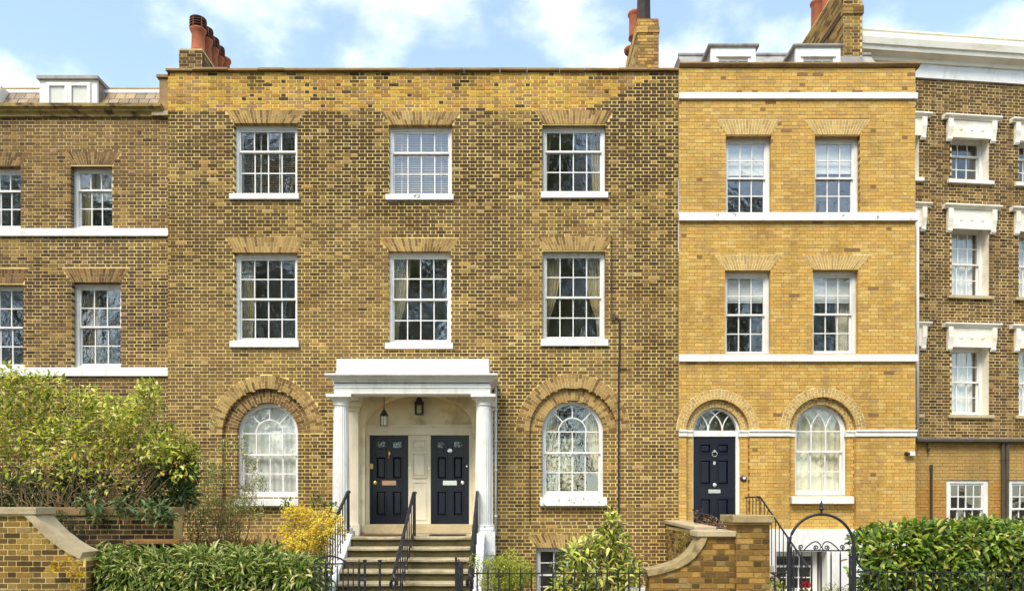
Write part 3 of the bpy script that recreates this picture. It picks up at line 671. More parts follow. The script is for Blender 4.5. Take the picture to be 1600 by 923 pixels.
def panel_door(house, x0, x1, z0, z1, y, glass_top=False, rows=((0.085, 0.38), (0.50, 0.77), (0.845, 0.945))):
    W, Hh = x1 - x0, z1 - z0
    b = MB(); b.box(x0, x1, y + .02, y + .06, z0, z1)
    st = .12 * W / .84; mid = .11 * W / .84
    b.box(x0, x0 + st, y, y + .021, z0, z1); b.box(x1 - st, x1, y, y + .021, z0, z1); xm = (x0 + x1) / 2
    b.box(xm - mid / 2, xm + mid / 2, y + .001, y + .022, z0, z1)
    edges = [0] + [v for r in rows for v in r] + [1]
    for k in range(0, len(edges), 2):
        b.box(x0 + st, xm - mid / 2, y + .0005, y + .021, z0 + Hh * edges[k], z0 + Hh * edges[k + 1]); b.box(xm + mid / 2, x1 - st, y + .0005, y + .021, z0 + Hh * edges[k], z0 + Hh * edges[k + 1])
    d = b.build('door', M['black'], house, bevel=.003)
    for (f0, f1) in rows:
        for xa, xb in ((x0 + st, xm - mid / 2), (xm + mid / 2, x1 - st)):
            za_, zb_ = z0 + Hh * f0, z0 + Hh * f1
            if glass_top and f0 > .8:
                pane(d, xa, xb, y + .018, za_, zb_, 'glass_door', .002)
            p = MB(); q = .03
            for (u0, u1, v0, v1) in ((xa, xb, za_, za_ + q), (xa, xb, zb_ - q, zb_), (xa, xa + q, za_ + q, zb_ - q), (xb - q, xb, za_ + q, zb_ - q)): p.box(u0, u1, y - .014, y + .021, v0, v1)
            if not (glass_top and f0 > .8):
                i = .07; n_ = len(p.v); yy0, yy1 = y + .0195, y - .004
                o4 = [(xa + q, za_ + q), (xb - q, za_ + q), (xb - q, zb_ - q), (xa + q, zb_ - q)]; i4 = [(xa + i, za_ + i), (xb - i, za_ + i), (xb - i, zb_ - i), (xa + i, zb_ - i)]
                p.v += [(a_, yy0, c_) for a_, c_ in o4] + [(a_, yy1, c_) for a_, c_ in i4]
                p.f += [(n_ + 4, n_ + 5, n_ + 6, n_ + 7)] + [(n_ + k, n_ + (k + 1) % 4, n_ + 4 + (k + 1) % 4, n_ + 4 + k) for k in range(4)]; p.c += [p.col] * 5
            p.build('panel', M['black'], d)
    return d

YD = .24
def fitting(parent, name, m, fn): b = MB(); fn(b); return b.build(name, m, parent)
z0d, z1d = Z_(818, YD), Z_(680, YD)
for (p0, p1, mm, second) in ((578, 638, 'brass', 0), (673, 733, 'chrome', 1)):
    x0, x1 = X_(p0, YD), X_(p1, YD); xm = (x0 + x1) / 2
    d = panel_door(H2, x0, x1, z0d, z1d, YD, glass_top=True)
    yy = YD; zr = Z_(754, YD)
    fitting(d, 'letter_plate', M['copper'] if not second else M['chrome'], lambda b: (b.box(xm - .15, xm + .15, yy - .018, yy + .002, zr - .05, zr + .05), b.box(xm - .11, xm + .11, yy - .024, yy - .017, zr - .028, zr + .028)))
    kx = x0 + .12 if not second else x1 - .14
    fitting(d, 'door_knob', M[mm], lambda b: b.tube([(kx, yy + .005, zr), (kx, yy - .03, zr), (kx, yy - .04, zr), (kx, yy - .055, zr), (kx, yy - .065, zr)], [.045, .02, .034, .042, .02], 14))
    zk = Z_(708, YD)
    if not second:
        fitting(d, 'knocker', M['brass'], lambda b: (b.tube([(xm - .01, yy - .02, zk + .06), (xm + .01, yy - .04, zk + .02), (xm + .012, yy - .045, zk - .04), (xm, yy - .03, zk - .09)], [.02, .024, .02, .024], 8),))
        fitting(d, 'lock_plate', M['brass'], lambda b: b.box(x0 + .008, x0 + .07, yy - .02, yy + .003, Z_(728, YD) - .055, Z_(728, YD) + .055))
    else:
        zk2 = Z_(704, YD)
        fitting(d, 'knocker', M['chrome'], lambda b: b.tube([(xm, yy + .002, zk2), (xm, yy - .025, zk2), (xm, yy - .03, zk2)], [.055, .05, .02], 14))
        fitting(d, 'lock', M['chrome'], lambda b: b.tube([(x1 - .05, yy + .002, Z_(728, YD)), (x1 - .05, yy - .015, Z_(728, YD))], .018, 10))
# joinery between and round the doors
j = MB(); xa, xb = X_(638, YD), X_(673, YD)
j.box(xa, xb, YD - .005, YD + .05, z0d, z1d)
jj = j.build('door_post', M['cream_paint'], H2)
for (p_t, p_b) in ((686, 703), (707, 746), (752, 812)):
    zt_, zb_ = Z_(p_t, YD), Z_(p_b, YD); u0, u1 = xa + .085, xb - .085
    if p_t > 750: u0 -= 0
    p = MB()
    for (a0, a1, c0, c1) in ((u0, u1, zb_, zb_ + .025), (u0, u1, zt_ - .025, zt_), (u0, u0 + .02, zb_ + .025, zt_ - .025), (u1 - .02, u1, zb_ + .025, zt_ - .025)): p.box(a0, a1, YD - (.04 if p_t < 750 else .022), YD - .004, c0, c1)
    if p_t < 750: p.box(u0 + .045, u1 - .045, YD - .03, YD - .004, zb_ + .06, zt_ - .06)
    p.build('panel', M['cream_paint'], jj)
for bx in (xa + .035, xb - .035): fitting(jj, 'bell_push', M['chrome'], lambda b: b.box(bx - .012, bx + .012, YD - .014, YD - .004, Z_(731, YD) - .025, Z_(731, YD) + .025))
j = MB(); xl, xr = X_(570, YD), X_(740, YD)
j.box(xl, xr, YD - .05, YD + .05, z1d + .004, Z_(667, YD)); j.box(xl - .01, xr + .01, YD - .09, YD + .05, Z_(667, YD), Z_(665, YD) + .01)
j.box(X_(631, YD), X_(676, YD), YD - .065, YD - .049, z1d + .01, Z_(667, YD) - .002)
for (a0, a1) in ((xl, X_(578, YD) - .002), (X_(733, YD) + .002, xr)): j.box(a0, a1, YD - .045, YD + .05, z0d - .06, z1d + .003); j.box(a0 + .03, a1 - .03, YD - .06, YD - .044, z0d, z1d - .02)
for xc in (xl + .055, xr - .055):
    j.tube([(xc, YD - .05, z1d + .09), (xc, YD - .066, z1d + .09)], .05, 16); j.tube([(xc, YD - .06, z1d + .09), (xc, YD - .076, z1d + .09)], .022, 12)
j.build('door_frame', M['cream_paint'], H2, bevel=.003)
b = MB(); b.box(DC - DA - .0, DC + DA, -.12, .30, 1.545, z0d - .002); b.build('threshold', M['stone_pale'], H2, bevel=.01)

# lantern and hanging lamp
ln = empty('hanging_lantern', (X_(600, -.55), -.55, Z_(665, -.55))); tag(ln, 'small leaded glass lantern hanging on a chain inside the porch', 'lantern')
lx = 0
b = MB(); b.tube([(0, 0, .37), (.004, 0, .50), (-.004, 0, .66), (0, 0, zh - Z_(665, -.55))], .008, 6); b.build('chain', M['iron'], ln)
b = MB(); b.lathe([(.085, .20), (.088, .215), (.06, .27), (.03, .32), (.012, .34), (.012, .38)], 0, 0, 8); b.build('lantern_top', M['iron'], ln)
b = MB()
for k in range(8):
    a = 2 * math.pi * k / 8; b.tube([(.075 * math.cos(a), .075 * math.sin(a), .0), (.08 * math.cos(a), .08 * math.sin(a), .2)], .006, 4)
for z in (0, .2): b.tube([(.077 * math.cos(a), .077 * math.sin(a), z) for a in [2 * math.pi * k / 16 for k in range(17)]], .007, 4)
b.build('lantern_frame', M['iron'], ln)
b = MB(); b.lathe([(.068, .0), (.072, .2)], 0, 0, 8); b.build('lantern_glass', M['curtain_cream'], ln)
wz = Z_(648, .26)
wlmp = empty('wall_lantern', (X_(655, .12), .12, wz)); tag(wlmp, 'black carriage lantern fixed above the middle of the two black doors', 'lantern')
b = MB(); b.box(-.085, .085, -.085, .085, -.01, .012); b.box(-.095, .095, -.095, .095, .22, .24)
for sx in (-1, 1):
    for sy in (-1, 1): b.box(sx * .075 - .011, sx * .075 + .011, sy * .075 - .011, sy * .075 + .011, .012, .22)
b.build('lantern_frame', M['iron'], wlmp)
b = MB(); b.lathe([(.11, .24), (.09, .27), (.065, .285), (.06, .33), (.03, .36), (.012, .38)], 0, 0, 12); b.build('lantern_top', M['iron'], wlmp)
b = MB(); b.box(-.03, .03, .06, .15, .1, .16); b.build('bracket', M['iron'], wlmp)
b = MB(); b.lathe([(.03, .02), (.042, .06), (.045, .1), (.03, .16), (.01, .19)], 0, 0, 12); b.build('bulb', M['curtain_cream'], wlmp)

# pipes and cables on the middle house
b = MB(); xp = X_(774.5, -.06)
b.tube([(xp, -.06, Z_(600, -.06)), (xp, -.06, Z_(836, -.06))], .03, 8)
for py in (640, 689, 735, 806): b.tube([(xp, -.06, Z_(py, -.06) - .02), (xp, -.06, Z_(py, -.06) + .02)], .042, 8)
b.tube([(xp, -.06, Z_(601, -.06)), (xp - .01, -.1, Z_(597, -.06)), (X_(770, -.2), -.22, Z_(592, -.06))], .03, 8)
tag(b.build('drainpipe', M['plastic_white'], smooth=True), 'slim white drainpipe beside the white porch column', 'drainpipe')
b = MB(); xa_, xb_ = X_(955.5), X_(968)
b.tube([(xb_, -.03, Z_(500)), (xb_, -.03, Z_(560)), (xb_ - .02, -.03, Z_(575)), (xb_ - .02, -.03, Z_(800))], .019, 6)
b.tube([(xa_ + .03, -.025, Z_(497)), (xb_ - .02, -.025, Z_(499)), (xb_, -.03, Z_(503))], .017, 6)
b.tube([(xb_, -.02, Z_(577)), (X_(985), -.015, Z_(577))], .009, 5)
cb = b.build('wall_cable', M['iron']); tag(cb, 'dark cable conduit running down the wall beside the round headed window', 'cable')
b = MB(); b.tube([(xa_, -.018, Z_(368)), (xa_, -.018, Z_(492))], .009, 5); b.tube([(X_(974), -.014, Z_(355)), (X_(974), -.014, Z_(386)), (xa_, -.014, Z_(386))], .005, 4); b.build('thin_cable', M['iron'], cb)
b = MB(); b.box(X_(955), X_(961), -.06, -.004, Z_(501), Z_(491)); b.build('junction_box', M['pipe_grey'], cb, bevel=.004)

# curtains and blinds of the middle house
def blind(name, label, house, x0, x1, z0, z1, y, m, pitch=.05):
    b = MB(); n = int((z1 - z0) / pitch)
    for k in range(n):
        z = z0 + k * pitch; b.quad([(x0, y, z), (x1, y, z), (x1, y + .03, z + .028), (x0, y + .03, z + .028)])
    for f in (.15, .85): xx = x0 + (x1 - x0) * f; b.box(xx - .012, xx + .012, y - .004, y - .002, z0, z1)
    b.box(x0, x1, y - .01, y + .04, z1, z1 + .05)
    o = b.build(name, m); o.location = house.location; o.rotation_euler = house.rotation_euler
    return tag(o, label, 'blind')
def wbox(i): w = W2[i]; return X_(w[0]), X_(w[1]), Z_(w[3]), Z_(w[2])
x0, x1, zb, zt2 = wbox(1); blind('venetian_blind', 'pale slatted blind in the middle top floor window', H2, x0 + .06, x1 - .06, zb + .03, zt2 - .1, .262, M['blind_wood'])
x0, x1, zb, zt2 = wbox(0); blind('venetian_blind', 'dark slatted blind behind the top floor window under the chimney pots', H2, x0 + .06, x1 - .06, zb + .03, zt2 - .1, .46, M['bark'])
x0, x1, zb, zt2 = wbox(2)
drape('curtain', 'green beige curtain drawn back beside the dark cable, top floor', H2, x1 - .30, x1 + .02, x1 - .22, x1 + .02, zb, zt2, .42, M['curtain_beige'], 5)
drape('curtain', 'narrow curtain edge at the inner side of the top window nearer the yellow house', H2, x0 - .02, x0 + .20, x0 - .02, x0 + .10, zb, zt2, .42, M['curtain_beige'], 4)
x0, x1, zb, zt2 = wbox(3); drape('curtain', 'grey net curtain at one side of the first floor window under the chimney pots', H2, x0 - .02, x0 + .32, x0 - .02, x0 + .24, zb, zt2, .44, M['curtain_beige'], 6)
x0, x1, zb, zt2 = wbox(4); drape('curtain', 'beige curtain tied back in the first floor window above the porch', H2, x0 + .0, x0 + .42, x0, x0 + .15, zb, zt2, .40, M['curtain_beige'], 6, tie=(zb + .45, x0, x0 + .16))
x0, x1, zb, zt2 = wbox(5)
drape('curtain', 'beige tied back curtain on the porch side of the first floor window by the cable', H2, x0, x0 + .42, x0, x0 + .14, zb, zt2, .40, M['curtain_beige'], 6, tie=(zb + .5, x0, x0 + .15))
drape('curtain', 'beige tied back curtain on the cable side of the first floor window', H2, x1 - .40, x1, x1 - .12, x1, zb, zt2, .40, M['curtain_beige'], 6, tie=(zb + .5, x1 - .14, x1))
a = AR[0]; drape('net_curtain', 'white net curtain filling the round headed window behind the bushes', H2, a['cx'] - .7, a['cx'] + .7, a['cx'] - .7, a['cx'] + .7, a['z0'], a['zs'] + a['r'], .385, M['curtain_white'], 11, .014)
a = AR[1]
for s, lb in ((-1, 'beige swept back curtain on the porch side of the round headed window'), (1, 'beige swept back curtain on the cable side of the round headed window')):
    c0, c1 = a['cx'] + s * .70, a['cx'] + s * .28
    t0, t1 = a['cx'] + s * .70, a['cx'] + s * .60
    drape('curtain', lb, H2, min(c0, c1), max(c0, c1), min(t0, t1), max(t0, t1), a['z0'], a['zs'] + a['r'], .42, M['curtain_beige'], 6, tie=(a['z0'] + .35, min(t0, t1), max(t0, t1)))
# rear window glimpsed through the kitchen
rw = empty('rear_window', (a['cx'] - .12, 1.78, a['z0'] + .16)); tag(rw, 'bright rear window of the kitchen seen through the round headed window', 'window')
em = bpy.data.materials.new('garden_daylight'); em.use_nodes = True
N_, L_ = em.node_tree.nodes, em.node_tree.links; bs_ = N_['Principled BSDF']
tn = N_.new('ShaderNodeTexNoise'); tn.inputs['Scale'].default_value = 9; rp = N_.new('ShaderNodeValToRGB'); rp.color_ramp.elements[0].position = .42; rp.color_ramp.elements[0].color = (.30, .30, .06, 1); rp.color_ramp.elements[1].position = .62; rp.color_ramp.elements[1].color = (.8, .78, .6, 1)
g_ = N_.new('ShaderNodeNewGeometry'); L_.new(g_.outputs['Position'], tn.inputs['Vector']); L_.new(tn.outputs[0], rp.inputs[0]); L_.new(rp.outputs[0], bs_.inputs['Emission Color']); bs_.inputs['Emission Strength'].default_value = .28; bs_.inputs['Base Color'].default_value = (.1, .1, .1, 1)
b = MB(); b.quad([(-.32, 0, 0), (.32, 0, 0), (.32, 0, 1.25), (-.32, 0, 1.25)]); b.build('pane', em, rw)
b = MB()
for xx in (-.34, -.01, .32): b.box(xx - .02, xx + .02, -.03, .01, 0, 1.27)
for zz in (0, .4, .8, 1.26): b.box(-.36, .34, -.028, .01, zz - .018, zz + .018)
b.build('window_frame', M['white'], rw)
b = MB(); tx, tz = a['cx'] - .28, a['z0'] + .02
b.tube([(tx, .9, tz), (tx, .9, tz + .25)] + [(tx + .07 - .07 * math.cos(q), .9, tz + .25 + .07 * math.sin(q)) for q in [math.pi * k / 8 for k in range(1, 9)]] + [(tx + .14, .9, tz + .2)], .013, 6)
tag(b.build('kitchen_tap', M['pot_black']), 'curved kitchen tap standing behind the round headed window', 'tap')
b = MB(); b.box(a['cx'] - .66, a['cx'] + .66, .6, 1.2, tz - .3, tz); tag(b.build('kitchen_worktop', M['room'], bevel=.005), 'dark kitchen worktop behind the round headed window', 'worktop')

# ------------------------------------------------------------------ chimneys
def chimney(house, x0, x1, y0, y1, zb, zt, style, mortar, caps=(), seed=1, pick=None):
    st = brickwork(house, x0, x1, zb, zt, y0, style, mortar, name='chimney_stack', seed=seed, npick=0)
    # side faces: bricks turned through a right angle
    for side, xs in ((0, x0), (1, x1)):
        rnd = random.Random(seed + side); m = MB(); nrow = int((zt - zb) / COURSE)
        for k in range(nrow + 1):
            za_, zb_ = zb + k * COURSE + .006, min(zb + (k + 1) * COURSE - .006, zt)
            if zb_ - za_ < .02: continue
            pos = y0 + (k % 2) * -.11
            while pos < y1:
                a_, b_ = max(y0, pos + .006), min(y1, pos + .2185)
                if b_ - a_ > .03: m.box(xs - (.007 if side == 0 else -.0), xs + (.0 if side == 0 else .007), a_, b_, za_, zb_, style(a_, za_, rnd, True))
                pos += .225
        m.build('brickwork', M['brick'], st, tone=True, kind='stuff')
    b = MB(); b.box(x0 + .001, x1 - .001, y0 + .009, y1, zb, zt + .03); b.build('stack_core', mortar, st)
    for (ca, cb_, pr) in caps:
        rnd = random.Random(seed + 9); m = MB()
        nb = max(2, int((x1 - x0 + 2 * pr) / .225)); wd = (x1 - x0 + 2 * pr) / nb; z = ca
        while z < cb_ - .01:
            for i in range(nb): m.box(x0 - pr + i * wd + .004, x0 - pr + (i + 1) * wd - .004, y0 - pr, y0 + .1, z + .004, min(z + .071, cb_), style(i, z, rnd, True))
            m.box(x0 - pr, x0 + .02, y0 + .1, y1 + pr, z + .004, min(z + .071, cb_), style(0, z, rnd, True)); m.box(x1 - .02, x1 + pr, y0 + .1, y1 + pr, z + .004, min(z + .071, cb_), style(0, z, rnd, True))
            z += COURSE
        m.build('corbel', M['brick'], st, tone=True)
    return st
def chimney_pot(st, x, y, z, h, r=.15, cowl=False, m='terracotta', square=False):
    b = MB()
    if square:
        b.lathe([(r * 1.25, z), (r * 1.2, z + .1), (r * 1.12, z + .2), (r * 1.05, z + h)], x, y, 4)
        bo = b.build('chimney_pot', M[m], st); return bo
    top = z + h
    if cowl:
        zc_ = z + h * .58
        b.lathe([(r * 1.12, z), (r * 1.12, z + .07), (r * 1.0, z + .085), (r * .92, zc_ - .04), (r * 1.02, zc_), (r * 1.2, zc_ + .06), (r * 1.2, zc_ + .09), (r * .75, zc_ + .1), (r * .7, top - .05)], x, y, 20)
        bo = b.build('chimney_pot', M[m], st, smooth=True)
        c = MB()
        for k in range(4): zz = zc_ + .1 + k * (top - zc_ - .12) / 4; c.lathe([(r * 1.2, zz + .045), (r * 1.22, zz + .06), (r * 1.1, zz + .07)], x, y, 20)
        for k in range(6): a_ = math.pi * 2 * k / 6 + .3; c.tube([(x + r * 1.17 * math.cos(a_), y + r * 1.17 * math.sin(a_), zc_ + .08), (x + r * 1.17 * math.cos(a_), y + r * 1.17 * math.sin(a_), top - .04)], .014, 4)
        c.lathe([(r * 1.1, top - .045), (r * 1.12, top - .02), (r * .95, top)], x, y, 20)
        c.build('cowl', M['terracotta_dark'], bo)
    else:
        b.lathe([(r * 1.08, z), (r, z + .06), (r * .95, top - .12), (r * 1.0, top - .1), (r * 1.15, top - .06), (r * 1.18, top - .03), (r * 1.1, top)], x, y, 20)
        bo = b.build('chimney_pot', M[m], st, smooth=True)
    return bo
c1x0, c1x1 = X_(280, .9), X_(315.5, .9)
st = chimney(H2, c1x0, c1x1, .9, 3.4, 10.7, Z_(78, .9), style_h5, M['mortar_grey'], seed=3)
zst = Z_(78, .9); xc = (c1x0 + c1x1) / 2 + .08
for k, d in enumerate((17.12, 17.5, 17.86, 18.2)): chimney_pot(st, xc, d - 16, zst + .02, .82, .15, True)
chimney_pot(st, xc + .03, 2.55, zst + .02, .74, .155); chimney_pot(st, xc + .03, 3.05, zst + .02, .7, .155)
chimney_pot(st, X_(381, 4.4), 4.4, 12.6, 1.12, .14, True)
b = MB(); b.box(X_(381, 4.4) - .3, X_(381, 4.4) + .3, 4.1, 4.8, 10.7, 12.62); b.build('chimney_stack', M['mortar_ochre'], H2)
c2x0, c2x1 = X_(996, 1.2), X_(1029, 1.2); z2t = Z_(31, 1.2)
st2 = chimney(H2, c2x0, c2x1, 1.2, 3.0, 10.7, z2t, style_st, M['mortar_ochre'], caps=((Z_(52, 1.2), Z_(42, 1.2), .025),), seed=4)
chimney_pot(st2, (c2x0 + c2x1) / 2 - .06, 1.42, z2t + .02, 1.1, .14, m='pot_black', square=True)
chimney_pot(st2, c2x0 + .07, 1.95, z2t + .02, .62, .15); chimney_pot(st2, c2x0 + .06, 2.5, z2t + .02, .1, .15)


# ------------------------------------------------------------------ west house (dark brick, slate mansard, dormer)
Y1 = 0.12
H1 = empty('terraced_house', (0, Y1, 0)); tag(H1, 'dark brick house behind the big shrub with slate roof and one white dormer', 'house')
def X1(px): return X_(px, Y1)
def Z1(py): return Z_(py, Y1)
h1x0, h1x1 = -12.2, h2x0 + .0
zc1 = Z1(184)
wins1 = [(110.5, 175, 257, 354, 1, 2, 237, 95, 189), (-34, 32, 259, 354, 1, 2, 238, -50, 46), (112, 188.5, 441, 572, 2, 2, 419, 97, 203), (-36, 35.5, 442, 573, 2, 2, 420, -52, 45)]
ops, cov = [], []
for w in wins1: ops.append(Rect(X1(w[0]), X1(w[1]), Z1(w[3]) - .03, Z1(w[2]))); cov.append(Trap(X1(w[0]), X1(w[1]), X1(w[7]), X1(w[8]), Z1(w[2]), Z1(w[6])))
brickwork(H1, h1x0, h1x1, 0.0, zc1, 0.0, style_h1, M['mortar_grey'], ops, cov, pick=(X1(215), Z1(400)), npick=260, seed=11)
for i, w in enumerate(wins1):
    flat_arch(H1, X1(w[0]), X1(w[1]), X1(w[7]), X1(w[8]), Z1(w[2]), Z1(w[6]), 0.0, .16, arch_brown, M['mortar_grey'], seed=80 + i)
    sash_window(H1, X1(w[0]), X1(w[1]), Z1(w[3]), Z1(w[2]), .15, 3, w[4], w[5], None, fw=.06)
for (ya, yb) in ((357, 370), (573.5, 588)):
    b = MB(); b.prism_x([(-.055, Z1(yb)), (.14, Z1(yb)), (.14, Z1(ya)), (-.055, Z1(ya) - .012)], h1x0, h1x1 - .004); b.build('string_course', M['white'], H1, bevel=.008)
b = MB(); prof = [(.0, zc1), (-.05, zc1), (-.06, zc1 + .05), (-.12, zc1 + .09), (-.13, zc1 + .12), (-.19, zc1 + .15), (-.20, zc1 + .215), (.3, zc1 + .22)]
b.prism_x(prof[::-1], h1x0, h1x1 - .12); b.build('cornice', M['cornice'], H1)
b = MB(); b.box(h1x1 - .36, h1x1 - .005, -.10, .5, zc1 - .0, zc1 + .10); b.build('cornice_end', M['stone_pale'], H1, bevel=.01)
b = MB(); b.box(X_(246.5), h2x0 - .002, -.06, .9, zc1 + .10, Z_(120)); b.box(X_(243), h2x0 - .001, -.10, .95, Z_(120), Z_(115)); b.build('parapet_pier', M['coping'], H1, bevel=.01)
# mansard with separate slates
zr0, yr0 = zc1 + .12, .32; zr1, yr1 = Z_(141, .75), .75
rb = MB(); rb.quad([(h1x0, yr0 + .03, zr0), (h1x1 - .2, yr0 + .03, zr0), (h1x1 - .2, yr1 + .03, zr1), (h1x0, yr1 + .03, zr1)]); rb.box(h1x0, h1x1 - .2, yr1 + .03, 8, zr1 - .1, zr1); rb.box(h1x0, h1x1 - .01, 8, 8.2, 0, zr1)
rf = rb.build('roof', M['lead'], H1)
sl = math.atan2(zr1 - zr0, yr1 - yr0); L = math.hypot(zr1 - zr0, yr1 - yr0)
sm = MB(); sm.box(-.5, .5, -.5, .5, -.5, .5); sme = bpy.data.meshes.new('slate'); sme.from_pydata(sm.v, [], sm.f); sme.update(); sme.materials.append(M['slate'])
rnd = random.Random(5); rows = 4; rh = L / rows; sw = .225
for k in range(rows):
    x = h1x0 + .6 + (k % 2) * sw / 2
    while x < h1x1 - .3:
        c = jit(pickc(rnd, [(.4, C(182, 156, 122)), (.35, C(164, 140, 112)), (.25, C(196, 166, 112))]), rnd, .12)
        t = (k + .5) * rh
        if x > X_(-40): inst('slate', sme, rf, (x, yr0 + math.cos(sl) * t - .018 * math.sin(sl), zr0 + math.sin(sl) * t + .018 * math.cos(sl) + .0), (sw - .012, rh * 1.12, .012), (sl - .03, 0, rnd.gauss(0, .01)), c)
        x += sw
b = MB(); b.box(h1x0, h1x1 - .2, yr1 - .05, yr1 + .2, zr1 - .02, zr1 + .05); b.build('roof_flashing', M['white'], rf)
b = MB(); b.tube([(h1x0, yr1 + .12, zr1 + .10), (h1x1 - .2, yr1 + .12, zr1 + .10)], .08, 8); b.build('ridge_roll', M['coping'], rf)
# dormer
yd = .42; dx0, dx1 = X_(62, yd + Y1), X_(152, yd + Y1); dz0, dz1 = zc1 + .15, Z_(125, yd + Y1)
b = MB(); b.box(dx0, dx1, yd + .02, yd + .06, dz0, dz1)
fx0, fx1, fz1 = X_(73, yd + Y1), X_(142, yd + Y1), Z_(129, yd + Y1)
b.box(dx0, fx0 - .01, yd, yd + .02, dz0, dz1); b.box(fx1 + .01, dx1, yd, yd + .02, dz0, dz1); b.box(fx0 - .01, fx1 + .01, yd + .001, yd + .02, fz1, dz1)
dm = b.build('dormer', M['white'], H1)
xm = (fx0 + fx1) / 2
for a0, a1 in ((fx0, xm - .005), (xm + .005, fx1)):
    sash(dm, 'casement', a0, a1, dz0 + .0, fz1 - .015, yd - .03, .04, 1, 1, M['white'], st=.07, rt=.07, rb=.11, panes=False)
    pane(dm, a0 + .07, a1 - .07, yd - .005, dz0 + .10, fz1 - .08, 'glass_flat')
    bb = MB(); bb.quad([(a0 + .07, yd + .012, dz0 + .1), (a1 - .07, yd + .012, dz0 + .1), (a1 - .07, yd + .012, fz1 - .08), (a0 + .07, yd + .012, fz1 - .08)]); bb.build('blind', M['curtain_cream'], dm)
b = MB(); yb_ = 1.35; b.prism_x([(yd - .06, dz1), (yb_, dz1 - .02), (yb_, dz1 + .06), (yd - .06, dz1 + .07)], dx0 - .04, dx1 + .04); b.build('dormer_roof', M['lead'], dm)
for xx in (dx0, dx1 - .05):
    b = MB(); b.prism_x([(yd + .06, dz0 - .05), (yb_, dz0 - .05), (yb_, dz1 - .01), (yd + .06, dz1)], xx, xx + .05); b.build('dormer_cheek', M['lead'], dm)
b = MB(); b.prism([(X_(-30, .6), dz0), (X_(-3, .6), dz0), (X_(4, .6), Z_(136, .6)), (X_(-8, .6), Z_(128, .6)), (X_(-30, .6), Z_(128, .6))], yd, yd + .8); b.build('dormer', M['white'], H1)
b = MB(); b.box(h1x0, h1x0 + .2, .15, 8, 0, zc1); b.build('side_wall', M['mortar_ochre'], H1)
x0, x1, zb, zt2 = X1(112), X1(188.5), Z1(572), Z1(441)
drape('curtain', 'cream and black patterned curtain in the first floor window above the big shrub', H1, x0, x0 + .42, x0, x0 + .40, zb, zt2, .40, M['curtain_pattern'], 5)
x0, x1, zb, zt2 = X1(110.5), X1(175), Z1(354), Z1(257)
drape('curtain', 'plain pale curtain in the second floor window below the dormer', H1, x0, x0 + .3, x0, x0 + .24, zb, zt2, .40, M['curtain_beige'], 4)
drape('net_curtain', 'white net hanging in the upper half of the second floor window below the dormer', H1, x0, x1, x0, x1, zb + .75, zt2, .5, M['curtain_white'], 8)

# ------------------------------------------------------------------ yellow house
H4 = empty('terraced_house', (0, -.01, 0)); tag(H4, 'narrow yellow brick house with one black arched door and white bands', 'house')
h4x0, h4x1 = h2x1 + .004, X_(1430)
zp4 = Z_(107); YW4 = .15
W4 = [(1134, 1205, 211, 333, 187, 1121, 1219), (1273, 1343.5, 211, 333, 188, 1258, 1358), (1132.5, 1204, 422.5, 553, 399, 1118, 1221.5), (1270, 1341, 421.5, 552, 398.5, 1255, 1362)]
ops, cov = [], []
for w in W4: ops.append(Rect(X_(w[0]), X_(w[1]), Z_(w[3]) - .02, Z_(w[2]))); cov.append(Trap(X_(w[0]), X_(w[1]), X_(w[5]), X_(w[6]), Z_(w[2]), Z_(w[4])))
A4 = [dict(cx=X_(1121.3), zs=Z_(672.5), r=37.5 / 73, rr=49 / 73, ro=64 / 73, z0=1.70, zr0=Z_(826)), dict(cx=X_(1285.5), zs=Z_(672), r=41 / 73, rr=52 / 73, ro=66.5 / 73, z0=Z_(775), zr0=Z_(826))]
for a in A4: ops.append(Arch(a['cx'], a['rr'], a['zs'], a['zr0'])); cov.append(Arch(a['cx'], a['ro'], a['zs'], a['zs'] - .001))
zb4 = Z_(826)
brickwork(H4, h4x0, h4x1, zb4, zp4, 0.0, style_h4, M['mortar_ochre'], ops, cov, pick=(X_(1238), Z_(590)), seed=41, joint=.0075, proud=.004, ends=(False, True))
for i, a in enumerate(A4):
    rec = Arch(a['cx'], a['rr'] + .01, a['zs'], a['zr0'] - .02)
    brickwork(H4, a['cx'] - a['rr'], a['cx'] + a['rr'], a['zr0'] - .02, a['zs'] + a['rr'], 0.10, style_h4low, M['mortar_ochre'], [Arch(a['cx'], a['r'], a['zs'], a['z0'])], [Arch(a['cx'], a['rr'] + .02, a['zs'], a['zs'] - .001)], incl=rec, pick=(a['cx'], 2.2), npick=40, name='recessed_wall', seed=45 + i, joint=.0075, proud=.004, jamb=.15)
    ring_arch(H4, a['cx'], a['zs'], a['rr'], a['ro'], 0.0, 0.11, arch_yellow, M['mortar_white'], seed=47 + i)
    ring_arch(H4, a['cx'], a['zs'], a['r'], a['rr'] + .005, 0.10, 0.14, arch_yellow, M['mortar_white'], seed=49 + i)
for i, w in enumerate(W4):
    flat_arch(H4, X_(w[0]), X_(w[1]), X_(w[5]), X_(w[6]), Z_(w[2]), Z_(w[4]), 0.0, YW4, arch_yellow, M['mortar_white'], seed=90 + i)
    sash_window(H4, X_(w[0]), X_(w[1]), Z_(w[3]), Z_(w[2]), YW4, 3, 2, 2, None, fw=.06)
a = A4[1]; arch_window(H4, a['cx'], a['r'], a['zs'], a['z0'], .20, 3, Z_(705, .2), 2, (X_(1236.5), X_(1332.5), Z_(786.5), Z_(774.5), .05), 'gothic', g='glass_flat')
